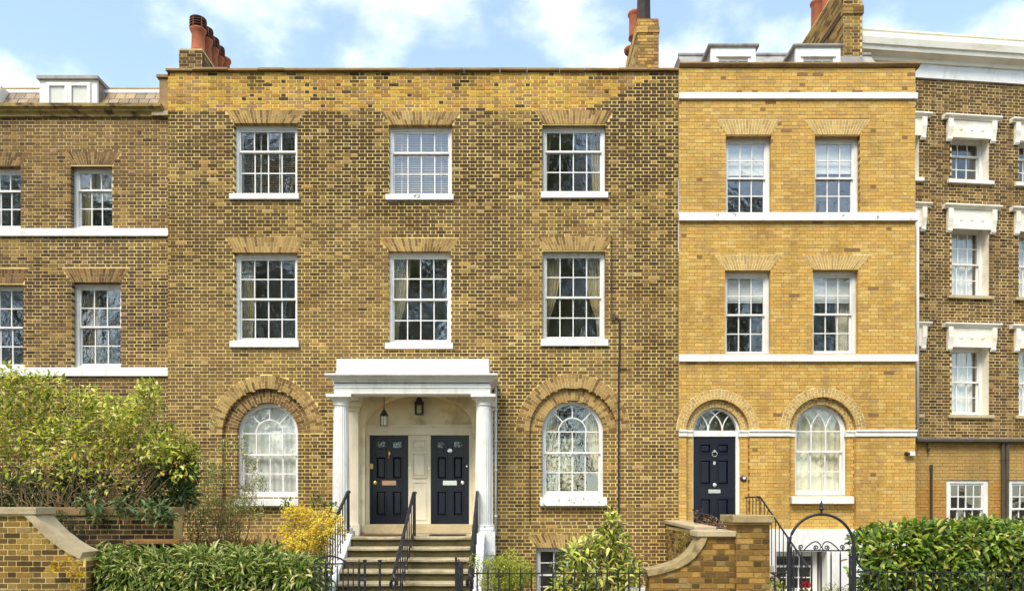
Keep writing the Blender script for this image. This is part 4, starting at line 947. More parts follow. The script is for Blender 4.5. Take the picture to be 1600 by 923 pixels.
for (ya, yb, pr) in ((146, 156.5, .05), (333, 346.5, .07), (553.5, 565.5, .06)):
    b = MB(); b.prism_x([(-pr, Z_(yb)), (.10, Z_(yb)), (.10, Z_(ya)), (-pr, Z_(ya) - .012)], h4x0 + .002, h4x1 + .03); b.build('string_course', M['white_worn'] if ya > 300 and ya < 400 else M['white'], H4, bevel=.008)
zi0, zi1 = Z_(681.5), Z_(672)
for (a0, a1) in ((h4x0 + .002, A4[0]['cx'] - A4[0]['rr'] + .01), (A4[0]['cx'] + A4[0]['rr'] - .01, A4[1]['cx'] - A4[1]['rr'] + .01), (A4[1]['cx'] + A4[1]['rr'] - .01, h4x1 + .02)):
    b = MB(); b.prism_x([(-.03, zi0), (.05, zi0), (.05, zi1 + .012), (-.055, zi1 + .008), (-.055, zi1 - .03), (-.03, zi1 - .045)], a0, a1); b.build('impost_band', M['white'], H4, bevel=.004)
for a, in ((A4[0],), (A4[1],)):
    for (a0, a1) in ((a['cx'] - a['rr'] + .002, a['cx'] - a['r'] - .0), (a['cx'] + a['r'] - .03, a['cx'] + a['rr'] - .002)):
        b = MB(); b.prism_x([(.072, zi0), (.2, zi0), (.2, zi1 + .01), (.05, zi1 + .006), (.05, zi1 - .03), (.072, zi1 - .045)], a0, a1); b.build('impost_band', M['white'], H4, bevel=.004)
coping_run(H4, [(-.0, zp4 + .008), (.36, zp4 + .008), (.36, Z_(100)), (-.08, Z_(100.5)), (-.08, Z_(103)), (-.04, zp4 + .02)][::-1], h4x0 - .0, h4x1 + .09, M['coping'], 2, .8)
b = MB(); b.box(h4x0 + .01, h4x1 - .01, .16, .32, 10.2, zp4); b.build('parapet_back', M['coping'], H4)
b = MB(); b.box(h4x1 - .2, h4x1 - .006, .15, 9, 0, zp4 - .1); b.box(h4x0 + .01, h4x1 - .2, 8.8, 9, 0, 10.5); b.build('side_wall', M['mortar_ochre'], H4)
b = MB(); b.box(h4x0 + .004, h4x1 + .02, -.035, .3, 0.0, zb4 + .0); 
# rendered base with a basement window opening
b = MB(); bw0, bw1, bz0, bz1 = X_(1212), X_(1291), .25, Z_(861)
b.box(h4x0 + .004, bw0, -.035, .5, 0, zb4); b.box(bw1, h4x1 + .02, -.035, .5, 0, zb4); b.box(bw0, bw1, -.034, .5, bz1, zb4 - .001); b.box(bw0, bw1, -.034, .5, 0, bz0)
b.build('rendered_base', M['white'], H4, bevel=.006)
sash_window(H4, bw0 + .0, bw1 - .12, bz0, bz1, .25, 3, 1, 2, None)
# front door of the yellow house
a = A4[0]; yd4 = .20; dx0, dx1 = X_(1083, yd4), X_(1148.5, yd4); dz0, dz1 = Z_(816, yd4), Z_(682, yd4)
d4 = panel_door(H4, dx0, dx1, dz0, dz1, yd4, rows=((.05, .29), (.435, .74), (.80, .925))); xm = (dx0 + dx1) / 2
zk = Z_(709, yd4)
fitting(d4, 'knocker', M['chrome'], lambda b: (b.tube([(xm + .055 * math.cos(q), yd4 - .03, zk + .055 * math.sin(q)) for q in [2 * math.pi * k / 20 for k in range(21)]], .012, 6), b.tube([(xm, yd4 + .002, zk + .06), (xm, yd4 - .04, zk + .06)], .03, 10)))
zk2 = Z_(723, yd4); fitting(d4, 'number_plate', M['chrome'], lambda b: b.box(xm - .025, xm + .025, yd4 - .01, yd4 + .003, zk2 - .035, zk2 + .035))
zk3 = Z_(757.5, yd4); fitting(d4, 'door_knob', M['chrome'], lambda b: b.tube([(xm, yd4 + .002, zk3), (xm, yd4 - .03, zk3), (xm, yd4 - .05, zk3), (xm, yd4 - .06, zk3)], [.03, .02, .042, .02], 12))
zk4 = Z_(767, yd4); fitting(d4, 'letter_plate', M['chrome'], lambda b: (b.box(xm - .13, xm + .13, yd4 - .02, yd4 + .003, zk4 - .04, zk4 + .04), b.box(xm - .1, xm + .1, yd4 - .026, yd4 - .019, zk4 - .02, zk4 + .02)))
b = MB(); fx0, fx1 = a['cx'] - a['r'], a['cx'] + a['r']
b.box(fx0 - .02, dx0 - .004, .17, .3, 1.6, zi1); b.box(dx1 + .004, fx1 + .02, .17, .3, 1.6, zi1); b.box(dx0 - .004, dx1 + .004, .165, .3, dz1 + .004, zi1 + .01)
b.arcbar(a['cx'], a['zs'], a['r'] - .05, a['r'] + .02, 0, math.pi, .17, .3, 32); b.build('door_frame', M['white'], H4)
u = MB(); gi = a['r'] - .05; wd = 2 * gi / 3
for x in (a['cx'] - gi + wd, a['cx'] + gi - wd):
    for sgn in (-1, 1):
        pts = []
        for i in range(40):
            t = i / 39 * math.pi / 2; R = gi * 1.06
            p_, q_ = x + sgn * R * (1 - math.cos(t)), a['zs'] + R * math.sin(t)
            if math.hypot(p_ - a['cx'], q_ - a['zs']) > gi + .012: break
            pts.append((p_, .215, q_))
        if len(pts) > 1: u.tube(pts, .016, 4)
fl = u.build('fanlight', M['white'], H4)
me = bpy.data.meshes.new('pane'); me.from_pydata([(gi * math.cos(math.pi * i / 20), 0, gi * math.sin(math.pi * i / 20)) for i in range(21)], [], [tuple(range(21))]); me.update(); me.materials.append(M['glass_flat']); inst('pane', me, fl, (a['cx'], .225, a['zs']))
b = MB(); b.quad([(fx0 - .1, .5, zi1 - .1), (fx1 + .1, .5, zi1 - .1), (fx1 + .1, .5, zi1 + .8), (fx0 - .1, .5, zi1 + .8)]); b.build('hall_lining', M['room'], fl)
b = MB(); b.box(fx0, fx1, -.02, .3, dz0 - .12, dz0 - .003); b.build('threshold', M['pot_black'], H4, bevel=.01)
b = MB(); xx, zz = X_(1161, .1), Z_(747, .1); b.tube([(xx, .095, zz), (xx, .06, zz), (xx, .05, zz)], [.07, .065, .05], 20); bl = b.build('door_bell', M['iron']); tag(bl, 'round black bell with white button beside the yellow house door', 'door bell')
b = MB(); b.tube([(xx + .01, .052, zz + .01), (xx + .01, .04, zz + .01)], .032, 14); b.build('bell_button', M['plastic_white'], bl)
cam_z = Z_(709); cc = empty('security_camera', (X_(1424), -.05, cam_z)); tag(cc, 'small white and black security camera on the yellow house corner', 'camera')
b = MB(); b.box(-.09, .03, -.06, .04, -.045, .045); b.build('housing', M['plastic_white'], cc, bevel=.01)
b = MB(); b.tube([(-.09, -.02, 0), (-.17, -.05, -.005)], [.04, .045], 10); b.build('lens_barrel', M['iron'], cc)
# blinds and curtains of the yellow house
lbs = ['white roller blind in the top floor window above the yellow house door', 'white roller blind in the other top floor window of the yellow house']
for i, w in enumerate(W4[:2]):
    b = MB(); b.box(X_(w[0]) + .05, X_(w[1]) - .05, .262, .268, Z_(265 if i == 0 else 262), Z_(w[2]) - .05); b.box(X_(w[0]) + .05, X_(w[1]) - .05, .260, .275, Z_(265 if i == 0 else 262) - .02, Z_(265 if i == 0 else 262)); tag(b.build('roller_blind', M['blind_white']), lbs[i], 'blind')
lbs = ['short white blind in the first floor window above the black arched door', 'short white blind in the first floor window above the gothic arched window']
for i, w in enumerate(W4[2:]):
    b = MB(); b.box(X_(w[0]) + .05, X_(w[1]) - .05, .262, .268, Z_(467), Z_(w[2]) - .05); b.box(X_(w[0]) + .05, X_(w[1]) - .05, .260, .275, Z_(467) - .02, Z_(467)); tag(b.build('roller_blind', M['blind_white']), lbs[i], 'blind')
x1 = X_(W4[3][1]); drape('curtain', 'pale curtain at the edge of the first floor yellow house window near the corner', H4, x1 - .32, x1, x1 - .30, x1, Z_(552), Z_(422), .42, M['curtain_cream'], 5)
a = A4[1]; drape('curtain', 'cream full length curtain behind the gothic arched window', H4, a['cx'] - .6, a['cx'] + .6, a['cx'] - .6, a['cx'] + .6, a['z0'], a['zs'] + a['r'], .40, M['curtain_cream'], 8, .022)
# roof with two dormers, rear chimney
zr = Z_(88, 1.6)
b = MB(); b.quad([(h4x0 + .35, .33, 11.2), (h4x1 - .2, .33, 11.2), (h4x1 - .2, 1.6, zr), (h4x0 + .35, 1.6, zr)]); b.quad([(h4x0 + .35, 1.6, zr), (h4x1 - .2, 1.6, zr), (h4x1 - .2, 8.8, zr + .2), (h4x0 + .35, 8.8, zr + .2)]); b.quad([(h4x0 + .35, .33, 11.2), (h4x0 + .35, 1.6, zr), (h4x0 + .35, 8.8, zr), (h4x0 + .35, 8.8, 11.2)])
rf4 = b.build('roof', M['lead'], H4)
b = MB(); b.tube([(h4x0 + .35, 1.6, zr + .02), (h4x1 - .2, 1.6, zr + .02)], .05, 8); b.build('ridge_roll', M['lead'], rf4)
for (p0, p1, q0, q1) in ((1110.5, 1180.5, 1100, 1185.5), (1243, 1313, 1229, 1319)):
    yd = .55; x0, x1 = X_(p0, yd), X_(p1, yd); zt_ = Z_(75, yd)
    b = MB(); wx0, wx1 = x0 + .17, x1 - .17; wt = Z_(90, yd)
    b.box(x0, wx0, yd, yd + .08, 11.2, zt_); b.box(wx1, x1, yd, yd + .08, 11.2, zt_); b.box(wx0, wx1, yd + .001, yd + .08, wt, zt_); b.box(wx0 - .06, wx1 + .06, yd - .03, yd, wt, wt + .04)
    dm = b.build('dormer', M['white'], H4)
    b = MB(); b.box(wx0, wx1, yd + .03, yd + .06, wt - .07, wt); 
    for f in (.33, .66): xx = wx0 + (wx1 - wx0) * f; b.box(xx - .012, xx + .012, yd + .03, yd + .055, 11.2, wt - .07)
    b.build('window_frame', M['white'], dm); pane(dm, wx0, wx1, yd + .045, 11.2, wt - .05, 'glass_flat')
    b = MB(); b.quad([(wx0, yd + .4, 11.2), (wx1, yd + .4, 11.2), (wx1, yd + .4, wt), (wx0, yd + .4, wt)]); b.build('room_lining', M['room'], dm)
    b = MB(); b.prism_x([(yd - .03, zt_ + .0), (2.6, zt_), (2.6, zt_ + .06), (yd - .05, zt_ + .065), (yd - .05, zt_ + .03)][::-1], x0 - .07, x1 + .07); b.build('dormer_roof', M['lead'], dm, bevel=.008)
    for xx in (x0 + .002, x1 - .042):
        b = MB(); b.box(xx, xx + .04, yd + .081, 2.6, 11.2, zt_ - .002); b.build('dormer_cheek', M['lead'], dm)
c3x0, c3x1 = X_(1318, 1.4), X_(1347, 1.4)
st3 = chimney(H4, c3x0, c3x1, 1.4, 4.2, 11.4, 14.4, style_gw, M['mortar_grey'], seed=6, caps=((13.55, 13.75, .03),))
b = MB(); b.box(c3x0 - .12, c3x1 - .002, 1.36, 1.399, 11.4, Z_(90, 1.4)); b.build('lead_apron', M['lead'], st3)
chimney_pot(st3, (c3x0 + c3x1) / 2 - .05, 3.3, 14.4, .7, .16); chimney_pot(st3, (c3x0 + c3x1) / 2 - .05, 2.6, 14.4, .6, .16)

# ------------------------------------------------------------------ east house, set back and slightly turned
A5 = math.radians(6.0); O5 = Vector((8.66, 2.0, 0))
H5 = empty('terraced_house', O5, A5); tag(H5, 'dark brick house set back at the corner with bracketed cream window hoods', 'house')
ux, uy = math.cos(A5), math.sin(A5)
def U5(px, off=0.0):
    k = (px - 800) / F                                   # ray: X = k * (DIST + Y); off = metres in front of the wall
    ox, oy = O5.x + uy * off, O5.y - ux * off
    return (k * (DIST + oy) - ox) / (ux - k * uy)
def Z5(px, py, off=0.0):
    u = U5(px, off); Y = O5.y - ux * off + u * uy; return Z_(py, Y)
zt5 = Z5(1500, 127)
rows5 = [(217, 281, 187, 215), (357, 461, 326, 357), (542, 647, 510, 541)]
cols5 = [(1487, 1545), (1592, 1652), (1374, 1436)]
pxref = 1500
ops5 = []
rows5 = [(yt - (HZ - yt) * .0125, yb, h0, h1) for yt, yb, h0, h1 in rows5]
for (yt, yb, h0, h1) in rows5:
    for (p0, p1) in cols5: ops5.append(Rect(U5(p0), U5(p1), Z5(pxref, yb), Z5(pxref, yt) ))
brickwork(H5, -.05, 6.0, 2.6, zt5, 0.0, style_h5, M['mortar_grey'], ops5, [], pick=(U5(1560), Z5(1560, 450)), seed=61)
b = MB(); b.box(-.05, 6.0, .13, .2, 0, 2.6); b.build('lower_wall', M['stucco_tan'], H5)
for ri, (yt, yb, h0, h1) in enumerate(rows5):
    for ci, (p0, p1) in enumerate(cols5):
        u0, u1, z0, z1 = U5(p0), U5(p1), Z5(pxref, yb), Z5(pxref, yt)
        b = MB(); rv = .30
        b.quad([(u1 - .002, .0, z0), (u1 - .002, rv, z0), (u1 - .002, rv, z1), (u1 - .002, .0, z1)]); b.quad([(u0 + .002, rv, z0), (u0 + .002, 0, z0), (u0 + .002, 0, z1), (u0 + .002, rv, z1)]); b.quad([(u0, 0, z1 - .002), (u1, 0, z1 - .002), (u1, rv, z1 - .002), (u0, rv, z1 - .002)])
        b.build('plaster_reveal', M['stucco_cream'], H5)
        w = sash_window(H5, u0, u1, z0, z1, .24, 3, (1 if ri == 0 else 2), 2, (u0 - .12, u1 + .10, z0 - (.10 if ri == 0 else .09), z0, .07), g='glass_flat', sill_mat=(M['white'] if ri == 0 else M['stone_pale']), fw=.055)
        # hood: shelf on two brackets with a frieze and three bosses
        zh0, zh1 = Z5(pxref, h1 + 1.5), Z5(pxref, h0 - 4); a0, a1 = u0 - .13, u1 + .12
        b = MB(); b.box(a0 + .10, a1 - .10, -.06, -.002, zh0, zh1 - .09)
        hd = b.build('window_hood', M['stucco_cream'], H5)
        b = MB(); b.prism_x([(-.003, zh1 - .10), (-.09, zh1 - .10), (-.10, zh1 - .075), (-.14, zh1 - .05), (-.155, zh1 - .03), (-.155, zh1 + .0), (-.003, zh1 + .015)], a0 - .13, a1 + .13); b.build('hood_shelf', M['stucco_cream'], hd)
        for xx in (a0 - .02, a1 - .10):
            c = MB(); c.prism_x([(-.004, zh0 - .10), (-.05, zh0 - .10), (-.08, zh0 - .05), (-.07, zh0 + .0), (-.09, zh0 + .12), (-.115, zh0 + .22), (-.115, zh1 - .102), (-.004, zh1 - .102)], xx, xx + .12); c.build('bracket', M['stucco_cream'], hd, bevel=.006)
        for f in (.27, .5, .73):
            c = MB(); xx = a0 + (a1 - a0) * f; zz = (zh0 + zh1 - .10) / 2; c.tube([(xx, -.058, zz), (xx, -.068, zz), (xx, -.074, zz), (xx, -.077, zz)], [.052, .050, .036, .012], 16); c.build('boss', M['stucco_cream'], hd)
        if ri: drape('net_curtain', ['', 'white net curtain in %s of the house with bracketed hoods', 'white net curtain in %s of the set back house'][ri] % ('the middle storey window' if ci == 0 else 'the cut off middle storey window' if ci == 1 else 'the hidden middle storey window') if ri == 1 else ('white net curtain in the lowest hooded window' if ci == 0 else 'white net curtain in the cut off lowest hooded window' if ci == 1 else 'white net curtain in the lowest hooded window hidden by the yellow house'), H5, u0 + .02, u1 - .10, u0 + .02, u1 - .10, z0, z1, .425, M['curtain_white'], 7, .015)
# entablature: frieze, cornice, blocking course
zf1 = Z5(1500, 106); zq0 = Z5(1500, 106); zq1 = Z5(1500, 82); zq2 = Z5(1500, 60)
b = MB(); b.box(-.06, 6.0, -.05, .3, zt5, zf1 - .002); b.build('frieze', M['white'], H5)
b = MB(); b.prism_x([(-.045, zq0), (-.10, zq0), (-.12, zq0 + .07), (-.30, zq0 + .12), (-.32, zq0 + .2), (-.36, zq0 + .22), (-.40, zq1 - .02), (-.40, zq1), (.3, zq1 + .02)][::-1], -.5, 6.0); b.build('cornice', M['stucco_cream'], H5)
b = MB(); b.box(-.5, 6.0, -.12, .3, zq1 + .02, zq2 - .03); b.box(-.505, 6.0, -.15, .32, zq2 - .03, zq2); b.build('blocking_course', M['stucco_cream'], H5)
b = MB(); b.box(-.05, 6.0, .31, 7.0, zt5 + .1, zq1 - .2); b.build('roof_block', M['lead'], H5)
b = MB(); b.box(.1, 6.0, 6.0, 6.2, 0, zt5 + .1); b.box(-.05, .1, .14, 6, 0, zt5 + .1); b.build('side_wall', M['mortar_ochre'], H5)
# single storey extension in front of it
E5 = empty('house_extension', (h4x1 + .02, .55, 0), math.radians(2)); tag(E5, 'tan rendered single storey extension with gutter below the set back house', 'extension')
YE = .55
def UE(px): return X_(px, YE + .06) - (h4x1 + .02)
ze = Z_(690, YE)
ew = [(1478, 1545.5), (1577, 1645)]
ops = [Rect(UE(p0), UE(p1), Z_(838, YE), Z_(748, YE)) for p0, p1 in ew]
b = MB(); xs = [0] + [v for p in ew for v in (UE(p[0]), UE(p[1]))] + [5.0]; zt_, zb_ = Z_(748, YE), Z_(838, YE)
def style_ext(x, z, rnd, full): return jit(C(202, 166, 100) if z > 2.55 + .3 * n3(x * 2, z * 2, 1) else C(206, 156, 82), rnd, .05, 0)
brickwork(E5, 0, 5.0, 0, ze, 0, style_ext, M['stucco_tan'], ops, [], pick=(UE(1560), 3.0), npick=200, seed=66, joint=.011, proud=.006, jamb=.1)
for p in ew: sash_window(E5, UE(p[0]), UE(p[1]), zb_, zt_, .03, 4, 2, 2, None, fw=.09, head=.09, g='glass_flat', m=M['white'], rm=.8)
b = MB(); b.quad([(0, -.08, ze + .06), (5, -.08, ze + .06), (5, 1.75, ze + .16), (0, 1.5, ze + .16)]); b.box(0, 5, -.05, .2, ze, ze + .05); b.build('roof', M['lead'], E5)
b = MB(); b.box(0, 5, -.045, -.005, ze - .03, ze + .08); b.build('fascia', M['white'], E5)
b = MB(); b.tube([(-.0, -.10, ze + .02), (5, -.10, ze + .02)], .055, 8); b.build('gutter', M['pipe_grey'], E5)
for p in (1564.5, 1571.5): b = MB(); b.tube([(UE(p), -.07, ze), (UE(p), -.07, 0.2)], .035, 8); b.tube([(UE(p), -.07, ze - .4), (UE(p), -.07, ze - .34)], .045, 8); b.build('downpipe', M['pipe_grey'], E5)
b = MB(); xx = UE(1451.5); b.tube([(xx, -.05, 0.3), (xx, -.05, Z_(733, YE))], .028, 8); b.tube([(xx, -.05, Z_(733, YE)), (xx, -.05, Z_(726, YE))], .034, 8); b.build('vent_pipe', M['pot_black'], E5)
b = MB(); xx = UE(1445); b.tube([(xx, -.06, ze), (xx, -.06, Z_(700, YE))], .012, 6); b.tube([(xx + .02, -.06, Z_(700, YE)), (xx + .02, -.06, Z_(705, YE))], .03, 8); b.build('hanging_cable', M['iron'], E5)
b = MB(); xx = X_(1433.5, .3); b.tube([(xx, .3, ze + .05), (xx, .3, Z_(330, .3))], .035, 8); tag(b.build('drainpipe', M['plastic_white'], smooth=True), 'tall pale drainpipe in the corner between the yellow house and the hooded house', 'drainpipe')


# ------------------------------------------------------------------ steps, railings
SX0, SX1 = X_(548, -1.5), X_(741, -1.5)
ST = empty('stone_steps', ((SX0 + SX1) / 2, -1.5, 0)); tag(ST, 'broad worn stone steps with white painted edges rising to the twin black doors', 'steps')
ST_loc = Vector(ST.location)
def child_local(o, root): o.parent = root; o.matrix_parent_inverse = Matrix.Translation(-Vector(root.location)); return o
ZL, RISE, GO = 1.546, .19, .32
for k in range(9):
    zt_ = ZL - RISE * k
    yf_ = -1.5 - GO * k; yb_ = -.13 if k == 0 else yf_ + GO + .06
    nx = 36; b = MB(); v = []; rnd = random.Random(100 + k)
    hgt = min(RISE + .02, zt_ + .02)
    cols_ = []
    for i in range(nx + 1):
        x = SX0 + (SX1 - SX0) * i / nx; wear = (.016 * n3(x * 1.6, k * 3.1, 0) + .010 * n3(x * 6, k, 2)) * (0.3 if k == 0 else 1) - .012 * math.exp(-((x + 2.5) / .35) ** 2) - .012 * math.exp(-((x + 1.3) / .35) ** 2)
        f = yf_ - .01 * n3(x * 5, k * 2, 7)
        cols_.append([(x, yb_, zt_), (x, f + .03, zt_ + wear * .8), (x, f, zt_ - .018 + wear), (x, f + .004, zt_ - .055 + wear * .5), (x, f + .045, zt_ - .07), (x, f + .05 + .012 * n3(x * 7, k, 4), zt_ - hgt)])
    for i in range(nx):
        for q in range(5): b.quad([cols_[i][q + 1], cols_[i + 1][q + 1], cols_[i + 1][q], cols_[i][q]], C(210, 196, 158) if q < 3 else C(100, 90, 58))  # pale treads and nosings, darker undersides and risers
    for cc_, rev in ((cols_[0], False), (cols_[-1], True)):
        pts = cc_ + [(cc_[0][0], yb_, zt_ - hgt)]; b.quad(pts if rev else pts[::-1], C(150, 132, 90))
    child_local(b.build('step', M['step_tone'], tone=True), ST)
for x0_, x1_, nm in ((SX0 - .24, SX0 - .002, 0), (SX1 + .002, SX1 + .20, 1)):
    b = MB(); yA, yB = -1.35, -1.5 - GO * 8
    b.prism_x([(yB, 0), (yA + .2, 0), (yA + .2, ZL + .04), (yA, ZL + .04), (yB, ZL + .04 - RISE * 8 - .02)][::-1], x0_, x1_)
    child_local(b.build('side_string', M['white_worn'], bevel=.012), ST)
b = MB(); b.box(X_(567, -.9), X_(630, -.9), -1.28, -.75, ZL + .001, ZL + .018); tag(b.build('doormat', M['mat'], bevel=.004), 'brown coir doormat on the landing before the door with the copper letter plate', 'doormat')
b = MB(); b.box(X_(672, -.9), X_(728, -.9), -1.15, -.7, ZL + .001, ZL + .016); tag(b.build('doormat', M['pot_black'], bevel=.004), 'dark doormat on the landing before the door with the chrome letter plate', 'doormat')

def spiral(cx, cz, r, turns, y, sgn=1, start=0.0, n=28, shrink=.25):
    return [(cx + sgn * r * (1 - (1 - shrink) * t) * math.cos(start + turns * 2 * math.pi * t), y, cz + r * (1 - (1 - shrink) * t) * math.sin(start + turns * 2 * math.pi * t)) for t in [i / n for i in range(n + 1)]]

def stair_rail(label, x, top_y, top_z, level_len, slope_end_y, slope_end_z, base_off, m, rail_r=.022, scroll=True, nb=10, level_dir=1, foot=None):
    root = empty('handrail', (x, slope_end_y, 0)); tag(root, label, 'handrail', 'handrails of the stone steps')
    b = MB(); pts = [(x, top_y + level_len, top_z), (x, top_y, top_z), (x, slope_end_y, slope_end_z)]
    if scroll:
        r = .09
        pts += [(x + .06 * math.sin(a_) * (1 - a_ / 9), slope_end_y - .02 - .05 * a_ / 6, slope_end_z - .02 - r + r * math.cos(a_) * (1 - a_ / 14)) for a_ in [i * .45 for i in range(1, 14)]]
    b.tube(pts, rail_r, 8); child_local(b.build('rail', m), root)
    b = MB()
    for i in range(nb):
        t = (i + .3) / nb; y = top_y + (slope_end_y - top_y) * t; z = top_z + (slope_end_z - top_z) * t
        bb = MB(); zb_ = max(.05, ZL - RISE * max(0, math.ceil((-1.5 - y) / GO)) + base_off)
        bb.tube([(x, y, zb_), (x, y, z)], .0115, 6); child_local(bb.build('baluster', M['iron']), root)
    for i in range(3):
        y = top_y + level_len * (i + .6) / 3; bb = MB(); bb.tube([(x, y, ZL + base_off), (x, y, top_z)], .0115, 6); child_local(bb.build('baluster', M['iron']), root)
    return root
zt_r = Z_(768, -1.25)
stair_rail('black iron handrail running down the shrub side of the stone steps', SX0 - .10, -1.30, zt_r, .14, -4.05, 1.05, .06, M['iron_worn'], .030, nb=14)
stair_rail('black iron handrail down the middle of the stone steps', X_(648, -1.3), -1.45, zt_r - .02, .28, -3.95, 1.02, 0, M['iron_worn'], .030, nb=9)
stair_rail('black iron handrail with flaking paint on the round bush side of the steps', SX1 + .05, -1.30, zt_r, .14, -4.05, 1.05, .06, M['iron_worn'], .030, nb=9)
b = MB(); xm_ = X_(648, -1.3); b.tube([(xm_, -1.2, ZL + .12), (xm_, -1.5, ZL + .08), (xm_, -3.95, .30)], .016, 6)
tag(b.build('lower_rail', M['iron_worn']), 'lower grey rail beneath the middle handrail of the stone steps', 'rail')

YF = -6.0
def fence_bars(root, xs, y, z0, z1, r=.011, tip=True, taper=None):
    bm_ = MB(); bm_.lathe([(1, 0), (1, .92), (.9, .96), (.25, 1.0)], 0, 0, 8)
    me = bpy.data.meshes.new('bar'); me.from_pydata(bm_.v, [], bm_.f); me.update(); me.materials.append(M['iron'])
    for x in xs: inst('bar', me, root, (x - root.location.x, y - root.location.y, z0), (r, r, z1 - z0))
def railing(label, px0, px1, y, z_rail, step, tip, group='iron railings along the front', rail_r=.013, skip=()):
    x0, x1 = X_(px0, y), X_(px1, y); root = empty('iron_railing', ((x0 + x1) / 2, y, 0)); tag(root, label, 'railing', group)
    b = MB(); b.box(x0, x1, y - .018, y + .018, z_rail - .008, z_rail + .008); child_local(b.build('top_rail', M['iron_worn']), root)
    b = MB(); b.box(x0, x1, y - .018, y + .018, .16, .176); child_local(b.build('bottom_rail', M['iron']), root)
    n = int((x1 - x0) / step); fence_bars(root, [x0 + step * (i + .5) for i in range(n)], y, .0, z_rail + tip)
    return root
railing('black iron railing in front of the round bush and the spotted laurel', 737, 1011, YF, Z_(895, YF), .145, .085)
railing('black iron railing in front of the glossy laurel hedge', 1338, 1640, YF, Z_(893, YF), .120, .0)
railing('short black iron railing between the brick pier and the arched gate', 1204, 1232, YF, Z_(894, YF), .115, .0)

# small gate at the foot of the steps
gl = X_(508, YF); gr = X_(562, YF); zg = Z_(880, YF)
GT = empty('iron_gate', ((gl + gr) / 2, YF, 0)); tag(GT, 'low black iron gate with a curved top at the foot of the steps', 'gate')
b = MB(); b.box(X_(490, YF), gr, YF - .014, YF + .014, zg - .010, zg + .008); b.tube([(X_(490, YF), YF, Z_(878, YF)), (X_(500, YF), YF, Z_(871, YF)), (X_(509, YF), YF, Z_(868.5, YF)), (X_(520, YF), YF, Z_(868, YF)), (X_(532, YF), YF, Z_(872, YF)), (X_(545, YF), YF, Z_(880, YF))], .012, 6)
child_local(b.build('gate_rail', M['iron']), GT)
fence_bars(GT, [X_(p, YF) for p in (492, 500, 518, 527, 536, 544, 552)], YF, .05, zg, .009); fence_bars(GT, [X_(509, YF), X_(561, YF)], YF, 0, zg + .06, .017)
b = MB(); b.tube(spiral(X_(499, YF), Z_(893, YF), .07, 1.2, YF, 1, 1.2), .009, 6); child_local(b.build('scroll', M['iron']), GT)
b = MB(); b.box(gr - .01, gr + .09, YF - .02, YF + .02, Z_(905, YF) - .02, Z_(905, YF) + .02); child_local(b.build('latch', M['iron_worn']), GT)
for p, lb in ((570, 'black gate post with flared cap beside the curved gate latch'), (593.5, 'black gate post with flared cap in front of the middle handrail foot')):
    b = MB(); x = X_(p, YF); zz = Z_(876, YF); b.lathe([(.016, 0), (.016, zz - .03), (.012, zz - .02), (.03, zz + .012), (.03, zz + .018)], x, YF, 10); tag(b.build('gate_post', M['iron']), lb, 'post', 'gate posts at the steps')
b = MB(); b.box(X_(571.5, YF), X_(592, YF), YF - .012, YF + .012, Z_(880.5, YF) - .009, Z_(880.5, YF) + .009); tag(b.build('gate_bar', M['iron']), 'short flat iron bar joining the two flared gate posts', 'bar')
# second gate, standing open towards the house
og = empty('iron_gate', (X_(722, -5.9), -5.9, 0)); tag(og, 'open black iron gate swung back in front of the lower steps', 'gate')
for i, (dx, dy) in enumerate([(0, 0), (-.03, .18), (-.06, .36), (-.09, .54), (-.12, .72), (-.15, .9)]):
    b = MB(); b.tube([(dx, dy, .05), (dx, dy, 1.32 + (.08 if i in (0, 5) else 0))], .016 if i in (0, 5) else .009, 6); b.build('bar', M['iron'], og)
b = MB(); b.tube([(0, 0, 1.22), (-.15, .9, 1.22)], .012, 6); b.build('gate_rail', M['iron'], og)
b = MB(); b.tube([(0, 0, 1.30), (-.04, .2, 1.37), (-.08, .45, 1.40), (-.12, .7, 1.37), (-.15, .9, 1.30)], .010, 6); b.build('curved_top', M['iron'], og)

# arched gate of the yellow house
ax0, ax1 = X_(1233, YF), X_(1334, YF); acx = (ax0 + ax1) / 2; ar = (ax1 - ax0) / 2; az = Z_(803, YF) - ar
AG = empty('arched_gate', (acx, YF, 0)); tag(AG, 'tall black iron gate with round hoop, finial and scrolls before the yellow house', 'gate')
b = MB(); b.tube([(ax0, YF, 0), (ax0, YF, az)], .030, 8); child_local(b.build('gate_post', M['iron']), AG)
b = MB(); b.tube([(ax1, YF, 0), (ax1, YF, az)], .030, 8); child_local(b.build('gate_post', M['iron']), AG)
b = MB(); b.tube([(acx + ar * math.cos(t), YF, az + ar * math.sin(t)) for t in [math.pi * i / 32 for i in range(33)]], .019, 8); child_local(b.build('hoop', M['iron']), AG)
zf = az + ar; b = MB(); b.lathe([(.012, zf + .01), (.016, zf + .03), (.012, zf + .045), (.035, zf + .07), (.036, zf + .08), (.016, zf + .09), (.022, zf + .11), (.02, zf + .14), (.007, zf + .165), (.009, zf + .175), (.002, zf + .185)], acx, YF, 12); child_local(b.build('finial', M['iron'], smooth=True), AG)
zr_ = Z_(859.5, YF); gx0, gx1 = X_(1239, YF), X_(1329, YF)
b = MB(); b.box(gx0, gx1, YF - .016, YF + .016, zr_ - .008, zr_ + .008); child_local(b.build('gate_rail', M['iron']), AG)
fence_bars(AG, [X_(p, YF) for p in (1253, 1268, 1283, 1298.5, 1313)], YF, .05, zr_, .011); fence_bars(AG, [X_(1240, YF), X_(1328, YF)], YF, .05, zr_, .016)
